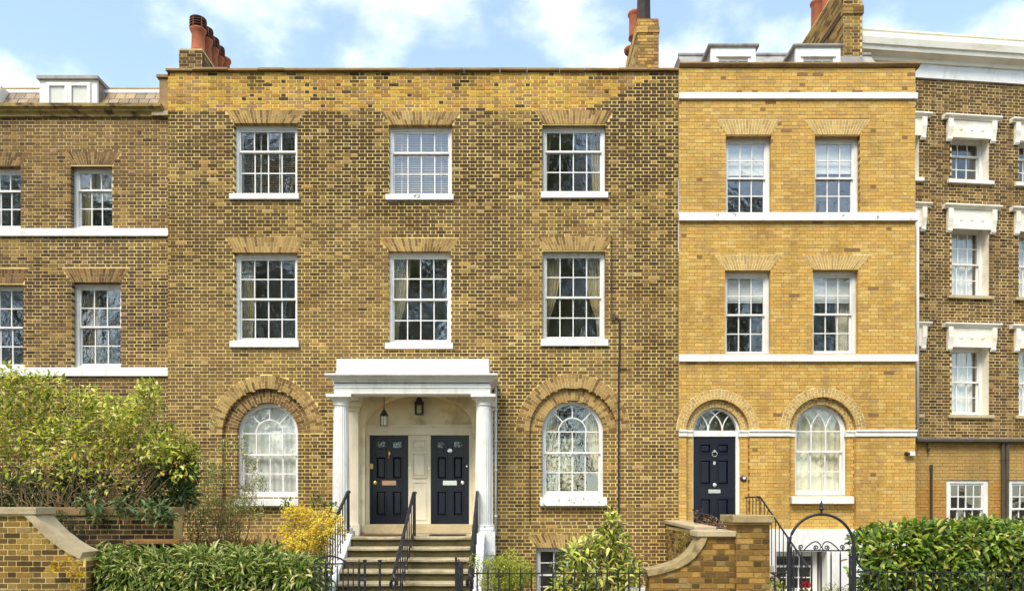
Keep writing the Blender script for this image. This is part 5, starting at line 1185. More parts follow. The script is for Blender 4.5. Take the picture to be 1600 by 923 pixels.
for sg in (-1, 1):
    b = MB(); q = lambda dx, pz: (acx + sg * dx, YF, Z_(pz, YF))
    b.tube([q(.235, 859), q(.19, 853), q(.13, 847.5), q(.085, 845.5), q(.05, 846), q(.02, 849.5), q(.005, 854), q(.02, 858), q(.045, 859)], .0085, 6)
    b.tube(spiral(acx + sg * .07, Z_(855, YF), .034, 1.4, YF, sg, -1.2), .008, 6); b.tube(spiral(acx + sg * .275, Z_(854, YF), .034, 1.4, YF, sg, -1.6), .008, 6)
    child_local(b.build('scroll', M['iron']), AG)
b = MB(); b.tube([(ax0 - .0, YF, az - .22), (ax0 - .05, YF, az - .32), (ax0 - .13, YF, az - .42), (X_(1205, YF), YF, Z_(894, YF))], .013, 6); child_local(b.build('side_brace', M['iron']), AG)
b = MB(); b.tube([(ax1 + .03, YF, az - .12), (ax1 + .06, YF, az - .22), (ax1 + .12, YF, az - .30), (X_(1362, YF), YF, Z_(893, YF))], .013, 6); child_local(b.build('side_brace', M['iron']), AG)
b = MB(); b.tube(spiral(X_(1207, YF), Z_(904, YF), .035, 1.3, YF, 1, 1.0), .008, 6); child_local(b.build('scroll', M['iron']), AG)

# steps and handrail of the yellow house
S4 = empty('stone_steps', (4.1, -1.0, 0)); tag(S4, 'stone steps to the yellow house door hidden behind the brick pier', 'steps')
zl4 = dz0 - .17
b = MB(); b.box(3.45, 4.95, -1.15, -.05, zl4 - .25, zl4); child_local(b.build('landing', M['step'], bevel=.01), S4)
for k in range(1, 9):
    if zl4 - .19 * k > 0: b = MB(); b.box(3.5, 4.9, -1.15 - .29 * k, -1.13 - .29 * (k - 1), 0, zl4 - .19 * k); child_local(b.build('step', M['step'], bevel=.01), S4)
hr = empty('handrail', (4.92, -3, 0)); tag(hr, 'black iron handrail sloping down from the yellow house door', 'handrail')
xh = 4.93; y_t, z_t = -1.15, Z_(776, -1.15); y_e, z_e = -3.6, Z_(888, -3.6)
b = MB(); b.tube([(xh, -.2, z_t), (xh, y_t, z_t), (xh, y_e, z_e)], .018, 8); b.tube(spiral(xh - .03, z_t - .03, .045, 1.2, -1.1, 1, 1.5), .010, 6); child_local(b.build('rail', M['iron']), hr)
for i in range(12):
    t = (i + .2) / 12; y = y_t + (y_e - y_t) * t; z = z_t + (z_e - z_t) * t
    b = MB(); b.tube([(xh, y, max(.05, z - 1.05)), (xh, y, z)], .009, 6); child_local(b.build('baluster', M['iron']), hr)
for y in (-.3, -.5, -.7, -.9, -1.1): b = MB(); b.tube([(xh, y, zl4), (xh, y, z_t)], .009, 6); child_local(b.build('baluster', M['iron']), hr)

# ------------------------------------------------------------------ garden walls
def garden_wall(name, label, x0, x1, y, th, top_fn, style, mortar, seed, npick=300, group=None):
    root = empty(name, ((x0 + x1) / 2, y, 0)); tag(root, label, 'wall', group)
    class Under:
        def iv(s, z):
            xs_ = [x0 + (x1 - x0) * i / 200 for i in range(201)]; ok = [x for x in xs_ if top_fn(x) > z + .03]
            return (min(ok), max(ok)) if ok else None
    zmax = max(top_fn(x0 + (x1 - x0) * i / 50) for i in range(51))
    w = brickwork(root, x0, x1, 0, zmax, y, style, mortar, incl=Under(), pick=((x0 + x1) / 2, 1.5), npick=npick, seed=seed, joint=.014)
    w.matrix_parent_inverse = Matrix.Translation(-Vector(root.location))
    n = 24; b = MB()
    poly = [(x0, 0), (x1, 0)] + [(x1 + (x0 - x1) * i / n, top_fn(x1 + (x0 - x1) * i / n) - .005) for i in range(n + 1)]
    b.prism(poly, y + .012, y + th, back=True); child_local(b.build('wall_core', mortar), root)
    return root
def side_bricks(root, x, y0, y1, z1, style, seed, sgn):
    rnd = random.Random(seed); m = MB(); k = 0
    while (k + 1) * COURSE < z1:
        pos = y0 - (k % 2) * .11
        while pos < y1:
            a_, b_ = max(y0, pos + .006), min(y1, pos + .218)
            if b_ - a_ > .03: m.box(min(x, x + sgn * .008), max(x, x + sgn * .008), a_, b_, k * COURSE + .006, (k + 1) * COURSE - .006, style(a_, k, rnd, True))
            pos += .225
        k += 1
    child_local(m.build('brickwork', M['brick'], tone=True, kind='stuff'), root)
def sweep_coping(root, pts, y0, y1, th, m, name='coping'):
    """pts: (x, z) along the top of the wall"""
    b = MB(); n = len(pts); secs = []
    for i in range(n):
        p = Vector(pts[i]); t = (Vector(pts[min(i + 1, n - 1)]) - Vector(pts[max(i - 1, 0)])).normalized(); nm = Vector((-t.y, t.x))
        if nm.y < 0: nm = -nm
        q = p + nm * th; secs.append([(p.x, y0, p.y), (q.x, y0, q.y), (q.x, y1, q.y), (p.x, y1, p.y)])
    for i in range(n - 1):
        for k in range(4): b.quad([secs[i][k], secs[i + 1][k], secs[i + 1][(k + 1) % 4], secs[i][(k + 1) % 4]])
    b.quad(secs[0]); b.quad(secs[-1][::-1]); return child_local(b.build(name, m, bevel=.006), root)
# front wall by the big shrub
lx0, lx1 = -9.0, X_(133, YF)
ramp = [(X_(36, YF), Z_(801, YF)), (X_(50, YF), Z_(814, YF)), (X_(64, YF), Z_(829, YF)), (X_(78, YF), Z_(842, YF)), (X_(94, YF), Z_(854, YF)), (X_(110, YF), Z_(864, YF)), (X_(127, YF), Z_(872, YF))]
def top_l(x):
    if x <= ramp[0][0]: return Z_(802, YF)
    for (a, za_), (c, zb_) in zip(ramp, ramp[1:]):
        if a <= x <= c: return za_ + (zb_ - za_) * (x - a) / (c - a)
    return ramp[-1][1]
GW1 = garden_wall('garden_wall', 'brick front wall with pale stone coping sweeping down beside the big shrub', lx0, lx1, YF, .33, top_l, style_gw, M['mortar_old'], 101)
sweep_coping(GW1, ramp, YF - .035, YF + .37, .095, M['stone_pale'], 'ramped_coping')
b = MB(); b.box(lx0, X_(60, YF), YF - .05, YF + .39, Z_(803, YF), Z_(792, YF)); child_local(b.build('flat_coping', M['stone_pale'], bevel=.008), GW1)
side_bricks(GW1, lx1, YF + .02, YF + .33, ramp[-1][1], style_gw, 7, 1)
# wall and pier before the yellow house
rx0, rx1 = X_(1015, YF), X_(1150, YF)
ramp2 = [(X_(1012, YF), Z_(899, YF)), (X_(1030, YF), Z_(896, YF)), (X_(1046.5, YF), Z_(891.6, YF)), (X_(1061, YF), Z_(886, YF)), (X_(1074, YF), Z_(879, YF)), (X_(1085, YF), Z_(870.5, YF)), (X_(1093, YF), Z_(860.6, YF)), (X_(1100, YF), Z_(850, YF)), (X_(1105, YF), Z_(838, YF))]
def top_r(x):
    if x >= ramp2[-1][0]: return Z_(837, YF)
    for (a, za_), (c, zb_) in zip(ramp2, ramp2[1:]):
        if a <= x <= c: return za_ + (zb_ - za_) * (x - a) / (c - a)
    return ramp2[0][1]
GW2 = garden_wall('garden_wall', 'low brick wall with a curved stone coping joining the brick pier', rx0, rx1, YF, .30, top_r, style_gw, M['mortar_ochre'], 102)
sweep_coping(GW2, ramp2, YF - .03, YF + .33, .085, M['stone'], 'ramped_coping')
b = MB(); b.box(X_(1088, YF), rx1, YF - .05, YF + .36, Z_(838, YF), Z_(828.5, YF)); child_local(b.build('flat_coping', M['stone_pale'], bevel=.012), GW2)
side_bricks(GW2, rx0, YF + .02, YF + .30, ramp2[0][1], style_gw, 8, -1)
qx0, qx1 = X_(1151, YF - .06), X_(1203, YF - .06)
PR = garden_wall('brick_pier', 'square brick gate pier with flat stone cap beside the arched iron gate', qx0, qx1, YF - .06, .45, lambda x: Z_(816, YF), style_gw, M['mortar_ochre'], 103)
side_bricks(PR, qx0, YF - .05, YF + .39, Z_(816, YF), style_gw, 9, -1)
b = MB(); b.box(qx0 - .07, qx1 + .035, YF - .13, YF + .5, Z_(816, YF), Z_(804, YF)); b.box(qx0 - .03, qx1 + .01, YF - .09, YF + .45, Z_(819.5, YF), Z_(816, YF)); child_local(b.build('pier_cap', M['stone'], bevel=.012), PR)
# low flank wall of the yellow house steps
FX = 3.30; FW = empty('garden_wall', (FX + .15, -1.3, 0)); tag(FW, 'small brick flank wall with stone coping running back beside the yellow house steps', 'wall')
b = MB(); b.box(FX, FX + .3, -2.6, -.02, 0, 1.70); child_local(b.build('wall_core', M['mortar_old']), FW)
side_bricks(FW, FX, -2.6, -.02, 1.72, style_gw, 31, -1)
rnd = random.Random(4); ubm = unit_brick(M['brick'])
for k in range(22):
    for (a_, b_) in (((0, .145), (.155, .3)) if k % 2 else ((0, .095), (.105, .3))):
        o = inst('brick', ubm, FW, (FX + (a_ + b_) / 2 - FW.location.x, -2.612 - FW.location.y, k * .075 + .0375), (b_ - a_, .03, .062), color=style_gw(0, k, rnd, True))
b = MB(); b.prism([(FX - .05, 0), (FX + .35, 0), (FX + .35, .07), (FX - .05, .07)], -2.66, -.01)
for i, v in enumerate(b.v): b.v[i] = (v[0], v[1], v[2] + 1.705 + (v[1] + 2.6) * .022)
child_local(b.build('coping', M['stone_pale'], bevel=.01), FW)
# dividing wall behind the shrub
yv = -4.8
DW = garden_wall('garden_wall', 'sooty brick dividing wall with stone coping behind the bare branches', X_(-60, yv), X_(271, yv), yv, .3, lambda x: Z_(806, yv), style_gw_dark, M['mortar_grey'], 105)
b = MB(); b.box(X_(-60, yv), X_(274, yv), yv - .04, yv + .34, Z_(805, yv), Z_(792, yv)); child_local(b.build('coping', M['coping'], bevel=.012), DW)
# timber bin store
bz = Z_(842, -5.0); BS = empty('bin_store', (X_(243, -5.0), -5.0, 0), math.radians(14)); tag(BS, 'brown timber bin store top showing above the dark leafed hedge', 'bin store')
b = MB(); b.box(-.36, .36, -.18, .2, bz - .06, bz); b.build('top_board', M['timber'], BS, bevel=.006)
for x in (-.34, 0, .34): b = MB(); b.box(x - .025, x + .025, -.16, -.11, 0, bz - .06); b.build('post', M['timber'], BS)
for k in range(8): b = MB(); b.box(-.35, .35, .15, .17, .05 + k * .18, .2 + k * .18); b.build('plank', M['timber'], BS)
# white planter with a red flower by the curved wall
b = MB(); b.box(X_(975, -4.6), X_(1012, -4.6), -4.75, -4.45, 0, Z_(916, -4.6)); tag(b.build('planter', M['white'], bevel=.01), 'white planter behind the low end of the curved brick wall', 'planter')

# ------------------------------------------------------------------ plants
LEAF8 = np.array([(0, 0, 0), (.28, .42, .10), (.28, 0, -.02), (.28, -.42, .10), (.68, .36, .06), (.68, 0, -.06), (.68, -.36, .06), (1, 0, -.16)])
LF8 = np.array([(0, 2, 1), (0, 3, 2), (1, 2, 5), (1, 5, 4), (2, 3, 6), (2, 6, 5), (4, 5, 7), (5, 6, 7)])
LEAF4 = np.array([(0, 0, 0), (.45, .45, .08), (.45, 0, -.02), (.45, -.45, .08), (1, 0, -.1)])
LF4 = np.array([(0, 2, 1), (0, 3, 2), (1, 2, 4), (2, 3, 4)])
def norm(a): return a / np.maximum(np.linalg.norm(a, axis=1, keepdims=True), 1e-9)
def frames(Dr, Nn):
    d = norm(Dr); n = norm(Nn - (Nn * d).sum(1, keepdims=True) * d); s = np.cross(n, d); return d, s, n
def leaves_mesh(name, P, Dr, Nn, Ln, Wd, Cc, m, parent, shape=8, kind='stuff'):
    T, Fc = (LEAF8, LF8) if shape == 8 else (LEAF4, LF4)
    d, s, n = frames(Dr, Nn); N = len(P); k = len(T)
    V = P[:, None, :] + T[None, :, 0:1] * (d * Ln[:, None])[:, None, :] + T[None, :, 1:2] * (s * Wd[:, None])[:, None, :] + T[None, :, 2:3] * (n * Ln[:, None])[:, None, :]
    Fa = (Fc[None] + (np.arange(N) * k)[:, None, None]).reshape(-1)
    me = bpy.data.meshes.new(name); nf = N * len(Fc)
    me.vertices.add(N * k); me.vertices.foreach_set('co', V.reshape(-1).astype(np.float32))
    me.loops.add(nf * 3); me.loops.foreach_set('vertex_index', Fa.astype(np.int32)); me.polygons.add(nf)
    me.polygons.foreach_set('loop_start', np.arange(0, nf * 3, 3, dtype=np.int32)); me.update(calc_edges=True)
    me.polygons.foreach_set('use_smooth', [True] * nf)
    add_tone(me, np.repeat(Cc, len(Fc), axis=0)); me.materials.append(m)
    o = bpy.data.objects.new(name, me); col.objects.link(o); o.color = (0, 0, 0, 1)
    if parent is not None: child_local(o, parent)
    if kind: o['kind'] = kind
    return o
UNIT_LEAF = {}
def unit_leaf(m, aspect):
    key = (m.name, round(aspect, 2))
    if key not in UNIT_LEAF:
        T = LEAF8.copy(); T[:, 1] *= aspect
        me = bpy.data.meshes.new('leaf'); me.from_pydata(T.tolist(), [], LF8.tolist()); me.update(); me.polygons.foreach_set('use_smooth', [True] * len(LF8)); me.materials.append(m); UNIT_LEAF[key] = me
    return UNIT_LEAF[key]
def palette(n, cols_, w=None, j=.18):
    cols_ = np.array(cols_); idx = RNG.choice(len(cols_), n, p=None if w is None else np.array(w) / sum(w)); c = cols_[idx] * (1 + RNG.uniform(-j, j, (n, 1))); return c
def place_leaves(root, P, Dr, Nn, Ln, Wd, Cc, m, n_ind=0, shape=8):
    ind = np.array([], dtype=int)
    if n_ind:
        score = Ln * Wd * np.abs(norm(Nn)[:, 1]) / (P[:, 1] + DIST) ** 2
        front = P[:, 1] < np.quantile(P[:, 1], .5)
        order = np.argsort(-(score * front)); ind = order[:n_ind]
        d, s, n = frames(Dr, Nn); me = unit_leaf(m, float(np.median(Wd / Ln))); rl = Vector(root.location)
        for i in ind:
            o = bpy.data.objects.new('leaf', me); col.objects.link(o); o.parent = root
            o.matrix_local = Matrix.Translation(Vector(P[i]) - rl) @ Matrix((d[i], s[i], n[i])).transposed().to_4x4() @ Matrix.Scale(float(Ln[i]), 4)
            o.color = (*Cc[i], 1)
    keep = np.ones(len(P), bool); keep[ind] = False
    leaves_mesh('foliage', P[keep], Dr[keep], Nn[keep], Ln[keep], Wd[keep], Cc[keep], m, root, shape)

def blob_points(c, r, n, lo=.55):
    u = norm(RNG.normal(size=(n, 3))); rad = RNG.uniform(lo ** 3, 1, (n, 1)) ** (1 / 3); return np.array(c) + u * rad * np.array(r), u
def hedge(name, label, x0, x1, y0, y1, top_fn, z0, n, Lr, Wf, cols_, w, m, n_ind, droop, cat='hedge'):
    root = empty(name, ((x0 + x1) / 2, (y0 + y1) / 2, 0)); tag(root, label, cat)
    # front sheet, top sheet and both ends, thickened
    X = RNG.uniform(x0, x1, n); top = np.array([top_fn(x) for x in X]); side = RNG.random(n); f = side < .62
    U = RNG.random(n)
    Z = np.where(f, z0 + (top - z0) * U, top); Yv = np.where(f, y0, y0 + (y1 - y0) * U)
    # rounded shoulder
    sh = np.clip((Z - (top - .22)) / .22, 0, 1); Yv = np.where(f, Yv + .20 * sh ** 2, Yv + .12); 
    bump = np.array([.11 * n3(a * 2.2, b * 2.6, c * 2.2) + .05 * n3(a * 6, b * 6, c * 6) for a, b, c in zip(X, Yv, Z)])
    outn = np.stack([np.zeros(n), np.where(f, -1 + .6 * sh, -.15), np.where(f, .15 + .8 * sh, 1)], 1); outn = norm(outn)
    P = np.stack([X, Yv, Z], 1) + outn * bump[:, None] - outn * (RNG.random(n) ** 1.5 * .16)[:, None]
    en = RNG.random(n) < .10; ex = np.where(RNG.random(n) < .5, x0, x1)
    P[en] = np.stack([ex, RNG.uniform(y0, y1, n), z0 + (np.array([top_fn(x) for x in ex]) - z0) * RNG.random(n)], 1)[en] + RNG.normal(0, .04, (n, 3))[en]
    outn[en] = np.stack([np.where(ex == x0, -1.0, 1.0), np.full(n, -.4), np.full(n, .3)], 1)[en]; outn = norm(outn)
    R = RNG.normal(size=(n, 3))
    Dr = norm(outn * .55 + R * .75 + np.array([0, 0, -droop])); Nn = norm(outn * .8 + np.array([0, -.1, .55]) + R * .45)
    Ln = RNG.uniform(Lr[0], Lr[1], n); Wd = Ln * Wf * RNG.uniform(.85, 1.15, n)
    place_leaves(root, P, Dr, Nn, Ln, Wd, palette(n, cols_, w), m, n_ind)
    b = MB(); nx, ny = 20, 6
    core = [[(x0 + .1 + (x1 - x0 - .2) * i / nx, yy, zz) for i in range(nx + 1)] for yy, zz in ((y0 + .22, 0), (y0 + .22, None), (y1 - .1, None), (y1 - .1, 0))]
    core = [[(x, yy, (top_fn(x) - .24 if zz is None else 0.0)) for (x, yy, zz) in r] for r in core]
    for q in range(3):
        for i in range(nx): b.quad([core[q][i], core[q][i + 1], core[q + 1][i + 1], core[q + 1][i]])
    for e in (0, nx): b.quad([core[q][e] for q in range(4)])
    child_local(b.build('hedge_core', M['core_dark']), root)  # plain dark box added inside the leaves to block the view through
    return root
KL = .95
G_LAUREL = [C(146, 168, 54, KL), C(110, 138, 42, KL), C(192, 204, 92, KL), C(84, 108, 36, KL), C(214, 200, 110, KL), C(150, 110, 60, KL)]
hedge('laurel_hedge', 'glossy yellow green laurel hedge behind the front railing', 5.02, X_(1640, -5.6), -5.75, -5.0, lambda x: 1.79 + .10 * n3(x * 1.9, 0, 1) + .05 * n3(x * 5, 0, 3) + .10 * max(0, min(1, (x - 5.2) / 1.5)) - .35 * max(0, (5.15 - x)) , 0.55, 7000, (.07, .165), .45, G_LAUREL, [2.6, 3.2, 1.6, 3.2, .5, .2], M['leaf'], 280, .05)
G_DARK = [C(140, 158, 66, KL), C(108, 130, 48, KL), C(186, 194, 104, KL), C(216, 214, 144, KL), C(86, 106, 40, KL), C(190, 140, 80, KL)]
def top_lh(x):
    t = (x - X_(120, -5.6)) / (X_(505, -5.6) - X_(120, -5.6)); return Z_(864, -5.6) + .06 * n3(x * 1.7, 2, 5) - .22 * max(0, t - .72) / .28 - .25 * max(0, .06 - t) / .06
hedge('evergreen_hedge', 'dark narrow leafed evergreen hedge in front of the big shrub and steps', X_(122, -5.6), X_(486, -5.6), -5.8, -4.8, top_lh, .6, 5600, (.12, .19), .24, G_DARK, [3, 3, 2.4, 1.4, 2, .08], M['leaf'], 280, .35)

def shrub(name, label, base, clumps, Lr, Wf, cols_, w, m, n_ind=0, shape=4, droop=0.0, stems=6, stem_r=.018, stem_m='bark', up=.5, cat='shrub', lo=.3, twig=0, out=.6, bend=1.0):
    root = empty(name, base); tag(root, label, cat); base = Vector(base)
    Ps, Ds, Ns = [], [], []
    b = MB()
    for ci, (c, r, n) in enumerate(clumps):
        P, u = blob_points(c, r, n, lo); R = RNG.normal(size=(n, 3))
        Ps.append(P); Ds.append(u * out + R * .7 + np.array([0, 0, up * .5 - droop])); Ns.append(u * .5 + np.array([0, -.25, .8]) + R * .45)
        c = Vector(c)
        for q in range(1 + twig):
            tgt = c + Vector((random.uniform(-r[0], r[0]) * .8, random.uniform(-r[1], r[1]) * .6, random.uniform(-r[2], r[2]) * .7)) if q else c
            st_ = base + Vector((random.uniform(-.25, .25), random.uniform(-.15, .15), 0)) if q == 0 else base.lerp(c, random.uniform(.45, .9)) + Vector((random.uniform(-.08, .08), 0, 0))
            pts = []; k = 9; bow = Vector((random.uniform(-.18, .18), random.uniform(-.12, .12), random.uniform(-.1, .12))) * bend
            for i in range(k + 1):
                t = i / k; p = st_.lerp(tgt, t) + bow * math.sin(t * math.pi) + Vector((0, 0, .25 * (tgt.z - st_.z) * (t - t * t)))
                p += Vector((n3(p.x * 4, p.z * 4, ci + q), n3(p.z * 4, p.x * 4, ci + 3), n3(p.y * 4, p.x * 3, q))) * .035 * bend
                pts.append(p)
            r0_ = stem_r * (1 if q == 0 else .5); b.tube(pts, [r0_ * (1 - .75 * i / k) for i in range(k + 1)], 5)
    P, Dr, Nn = np.concatenate(Ps), np.concatenate(Ds), np.concatenate(Ns); n = len(P)
    Ln = RNG.uniform(Lr[0], Lr[1], n); Wd = Ln * Wf
    place_leaves(root, P, Dr, Nn, Ln, Wd, palette(n, cols_, w), m, n_ind, shape)
    child_local(b.build('stem', M[stem_m], kind='stuff'), root)
    return root
def PC(px, py, Y, rx, ry, rz, n):
    c = P_(px, py, Y); return ((c.x, c.y, c.z), (rx, ry, rz), n)
# big yellow-green shrub
G_SHR = [C(214, 210, 84, KL), C(178, 188, 70, KL), C(240, 234, 148, KL), C(130, 148, 56, KL), C(226, 170, 80, KL), C(112, 136, 50, KL)]
cl = []
rs = random.Random(21)
for (px, py, n, r) in [(15, 612, 260, .34), (55, 640, 330, .40), (110, 650, 330, .40), (30, 680, 360, .42), (95, 690, 360, .42), (160, 660, 330, .38), (150, 705, 330, .36), (205, 668, 260, .28), (228, 632, 170, .22), (232, 606, 90, .14), (190, 640, 170, .24), (75, 600, 130, .22), (140, 622, 150, .22), (5, 590, 150, .25), (205, 712, 260, .30), (245, 700, 170, .24), (20, 725, 220, .34), (90, 735, 200, .32), (262, 722, 150, .22), (272, 692, 150, .22), (288, 708, 110, .18), (255, 672, 90, .18), (280, 735, 90, .2), (-30, 650, 300, .45), (-30, 700, 250, .45), (165, 745, 120, .28)]:
    cl.append(PC(px, py, -4.1 + rs.uniform(-.45, .45), r * 1.45, r * 1.2, r * .9, int(n * (1.5 if py < 720 else .7))))
bx = P_(85, 800, -4.2)
shrub('flowering_shrub', 'large arching shrub with yellow green leaves over a tangle of bare branches', (bx.x, -4.3, 0), cl, (.07, .115), .5, G_SHR, [4, 4, 2.4, 2.4, .5, 1.4], M['leaf_matt'], 280, 4, 0, stem_r=.015, twig=1, up=.3, lo=.15, bend=2.6)
# extra bare stems rising through it
b = MB(); rs = random.Random(5)
for i in range(46):
    p0 = P_(rs.choice([60, 75, 95, 40, 175, 150]) + rs.uniform(-14, 14), 815, -4.75 + rs.uniform(-.1, .5)); p1 = P_(rs.uniform(-10, 250), rs.uniform(715, 770), -4.5 + rs.uniform(-.5, .5)); pts = []
    for k in range(9):
        t = k / 8; p = p0.lerp(p1, t) + Vector((0, 0, -.18 * math.sin(math.pi * t))) + Vector((n3(i, t * 4, 0), n3(i, t * 4, 4) * .6, n3(i, t * 4, 9))) * .22; pts.append(p)
    b.tube(pts, [.013 * (1 - .65 * k / 8) for k in range(9)], 5)
o = b.build('bare_branches', M['bark']); tag(o, 'tangle of bare brown branches under the large yellow green shrub', 'branches'); o['kind'] = 'stuff'
# dark evergreen behind it
G_RHO = [C(98, 120, 72, KL), C(74, 98, 54, KL), C(136, 154, 98, KL), C(116, 134, 74, KL), C(190, 164, 90, KL)]
cl = [PC(px, py, -3.5, r, r * .8, r * .8, n) for (px, py, n, r) in [(235, 730, 220, .34), (275, 725, 200, .28), (268, 765, 300, .34), (285, 775, 160, .26), (225, 775, 200, .3), (290, 745, 130, .2), (180, 770, 200, .32), (130, 785, 180, .32), (70, 770, 420, .45), (15, 765, 420, .45), (140, 765, 300, .4), (110, 745, 200, .35), (240, 800, 120, .24), (180, 800, 120, .25), (292, 718, 60, .16)]] + [PC(px, py, -5.0, r, r * .5, r * .7, n) for (px, py, n, r) in [(140, 785, 50, .2), (190, 790, 50, .2), (238, 798, 90, .2), (258, 808, 50, .13), (150, 806, 24, .1)]]
bx = P_(230, 850, -3.5); shrub('evergreen_shrub', 'dark green broad leafed shrub hanging over the sooty dividing wall', (bx.x, -3.5, 0), cl, (.10, .17), .36, G_RHO, [3, 3, 2, 2, .4], M['leaf'], 120, 8, .35, stem_r=.02, twig=1)
cl = [PC(px, py, -5.05, r, r * .6, r * .7, n) for (px, py, n, r) in [(105, 815, 260, .14), (120, 830, 300, .16), (112, 845, 200, .14), (95, 805, 120, .1)]]
bx = P_(110, 870, -5.05); shrub('feathery_shrub', 'small blue green feathery shrub behind the sweeping stone coping', (bx.x, -5.05, 0), cl, (.03, .06), .22, [C(92, 108, 72), C(70, 88, 60)], None, M['leaf_matt'], 0, 4, 0, twig=1, stem_r=.01)
# yellow twig against the front wall
cl = [PC(px, py, -6.15, r, r * .5, r * .7, n) for (px, py, n, r) in [(88, 882, 26, .06), (103, 875, 22, .06), (112, 893, 24, .06), (125, 898, 26, .06), (122, 882, 18, .05), (118, 915, 14, .05), (80, 889, 8, .04)]]
bx = P_(122, 923, -6.15); shrub('yellow_sprig', 'bright yellow leaf sprig against the front brick wall', (bx.x, -6.15, 0), cl, (.04, .07), .5, [C(238, 200, 44), C(224, 178, 40)], None, M['leaf_matt'], 60, 8, .2, stem_r=.006, cat='plant')
# wispy olive shrub
G_OLV = [C(172, 170, 98, KL), C(142, 146, 84, KL), C(204, 198, 134, KL), C(118, 122, 68, KL)]
cl = []
rs = random.Random(8)
for (px, py, n, r) in [(305, 800, 200, .24), (325, 770, 170, .24), (345, 740, 130, .22), (340, 800, 240, .26), (372, 790, 200, .22), (352, 700, 60, .16), (385, 770, 100, .2), (318, 735, 90, .2), (360, 825, 180, .22), (395, 730, 45, .14), (405, 755, 45, .14), (310, 830, 120, .2), (375, 690, 25, .12), (385, 715, 25, .12), (402, 800, 60, .14), (335, 665, 20, .1)]:
    cl.append(PC(px, py, -2.6 + rs.uniform(-.35, .35), r, r, r, int(n * 1.9)))
bx = P_(335, 850, -2.6); shrub('olive_shrub', 'wispy grey green shrub with slender leaves before the net curtained window', (bx.x, -2.6, 0), cl, (.06, .10), .26, G_OLV, None, M['leaf_matt'], 0, 4, 0, stem_r=.009, twig=3, out=.4)
# pale flower panicles near the sill
cl = [PC(px, py, -2.5, r, r, r * .6, n) for (px, py, n, r) in [(375, 782, 120, .12), (392, 786, 110, .11), (365, 788, 70, .08)]]
bx = P_(378, 850, -2.5); shrub('white_flower_shrub', 'white flower heads in front of the net curtained window sill', (bx.x, -2.5, 0), cl, (.02, .035), .8, [C(246, 240, 224), C(226, 214, 190)], None, M['leaf_matt'], 0, 4, 0, stem_r=.006, twig=1, cat='flowers')
# dry grass tuft
P = []; n = 1500
c0, c1 = P_(312, 846, -3.2), P_(388, 846, -3.2)
X = RNG.uniform(c0.x, c1.x, n); Pp = np.stack([X, -3.2 + RNG.normal(0, .18, n), np.full(n, c0.z - .22)], 1)
Dd = RNG.normal(size=(n, 3)) * np.array([.6, .5, .25]) + np.array([0, 0, 1.0])
gr_ = empty('dry_grass', ((c0.x + c1.x) / 2, -3.2, 0)); tag(gr_, 'straw coloured dry plant mound between the olive shrub and the hedge', 'dry plant')
leaves_mesh('foliage', Pp, Dd, RNG.normal(size=(n, 3)), RNG.uniform(.16, .34, n), np.full(n, .012), palette(n, [C(196, 158, 96), C(160, 118, 68), C(214, 180, 120)]), M['leaf_matt'], gr_, 4)
b = MB(); b.box(c0.x - .05, c1.x + .05, -3.5, -2.9, 0, c0.z - .2); child_local(b.build('planter_bed', M['soil']), gr_)
# yellow shrub by the steps
G_YEL = [C(244, 212, 60, KL), C(228, 190, 50, KL), C(250, 230, 110, KL), C(206, 196, 74, KL), C(158, 158, 62, KL)]
cl = []
rs = random.Random(12)
for (px, py, n, r) in [(460, 800, 260, .17), (485, 810, 300, .2), (455, 830, 260, .18), (505, 825, 260, .18), (475, 845, 260, .2), (525, 815, 120, .12), (450, 855, 200, .16), (500, 855, 220, .17), (535, 830, 70, .09), (470, 872, 160, .16), (515, 800, 60, .1), (440, 875, 120, .13)]:
    cl.append(PC(px, py, -3.9 + rs.uniform(-.25, .25), r * 1.15, r, r * .9, int(n * 1.6)))
bx = P_(478, 900, -3.9); shrub('yellow_shrub', 'small leafed bright yellow shrub beside the stone steps', (bx.x, -3.9, 0), cl, (.03, .06), .55, G_YEL, [4, 3, 2, 1, .6], M['leaf_matt'], 0, 4, 0, stem_r=.010, twig=4)
cl = [PC(px, py, -3.5, r, r, r * .8, n) for (px, py, n, r) in [(495, 785, 50, .14), (515, 795, 50, .14), (500, 840, 120, .2), (470, 850, 120, .2), (450, 785, 24, .1)]]
bx = P_(498, 880, -3.5); shrub('green_shrub', 'mid green leafy shrub behind the bright yellow one', (bx.x, -3.5, 0), cl, (.06, .11), .4, [C(112, 128, 52), C(140, 150, 64), C(90, 108, 44)], None, M['leaf'], 0, 8, .1, stem_r=.010, twig=2)
# round bush
G_BOX = [C(172, 182, 62, KL), C(138, 154, 48, KL), C(210, 206, 96, KL), C(110, 126, 40, KL), C(214, 190, 96, KL)]
cl = []
for i in range(26):
    a_ = rs.uniform(0, 6.28); q = rs.uniform(0, 1) ** .5; px, py = 788 + 36 * q * math.cos(a_), 890 + 34 * q * math.sin(a_); cl.append(PC(px, py, -4.2 + rs.uniform(-.3, .3), .17, .17, .14, 240))
cl.append(PC(740, 875, -4.3, .10, .10, .12, 120))
bx = P_(788, 923, -4.2); shrub('round_bush', 'rounded light green small leafed bush beside the worn handrail', (bx.x, -4.2, 0), cl, (.025, .05), .42, G_BOX, [3, 3, 2, 2, .5], M['leaf_matt'], 0, 4, 0, stem_r=.012, twig=1)
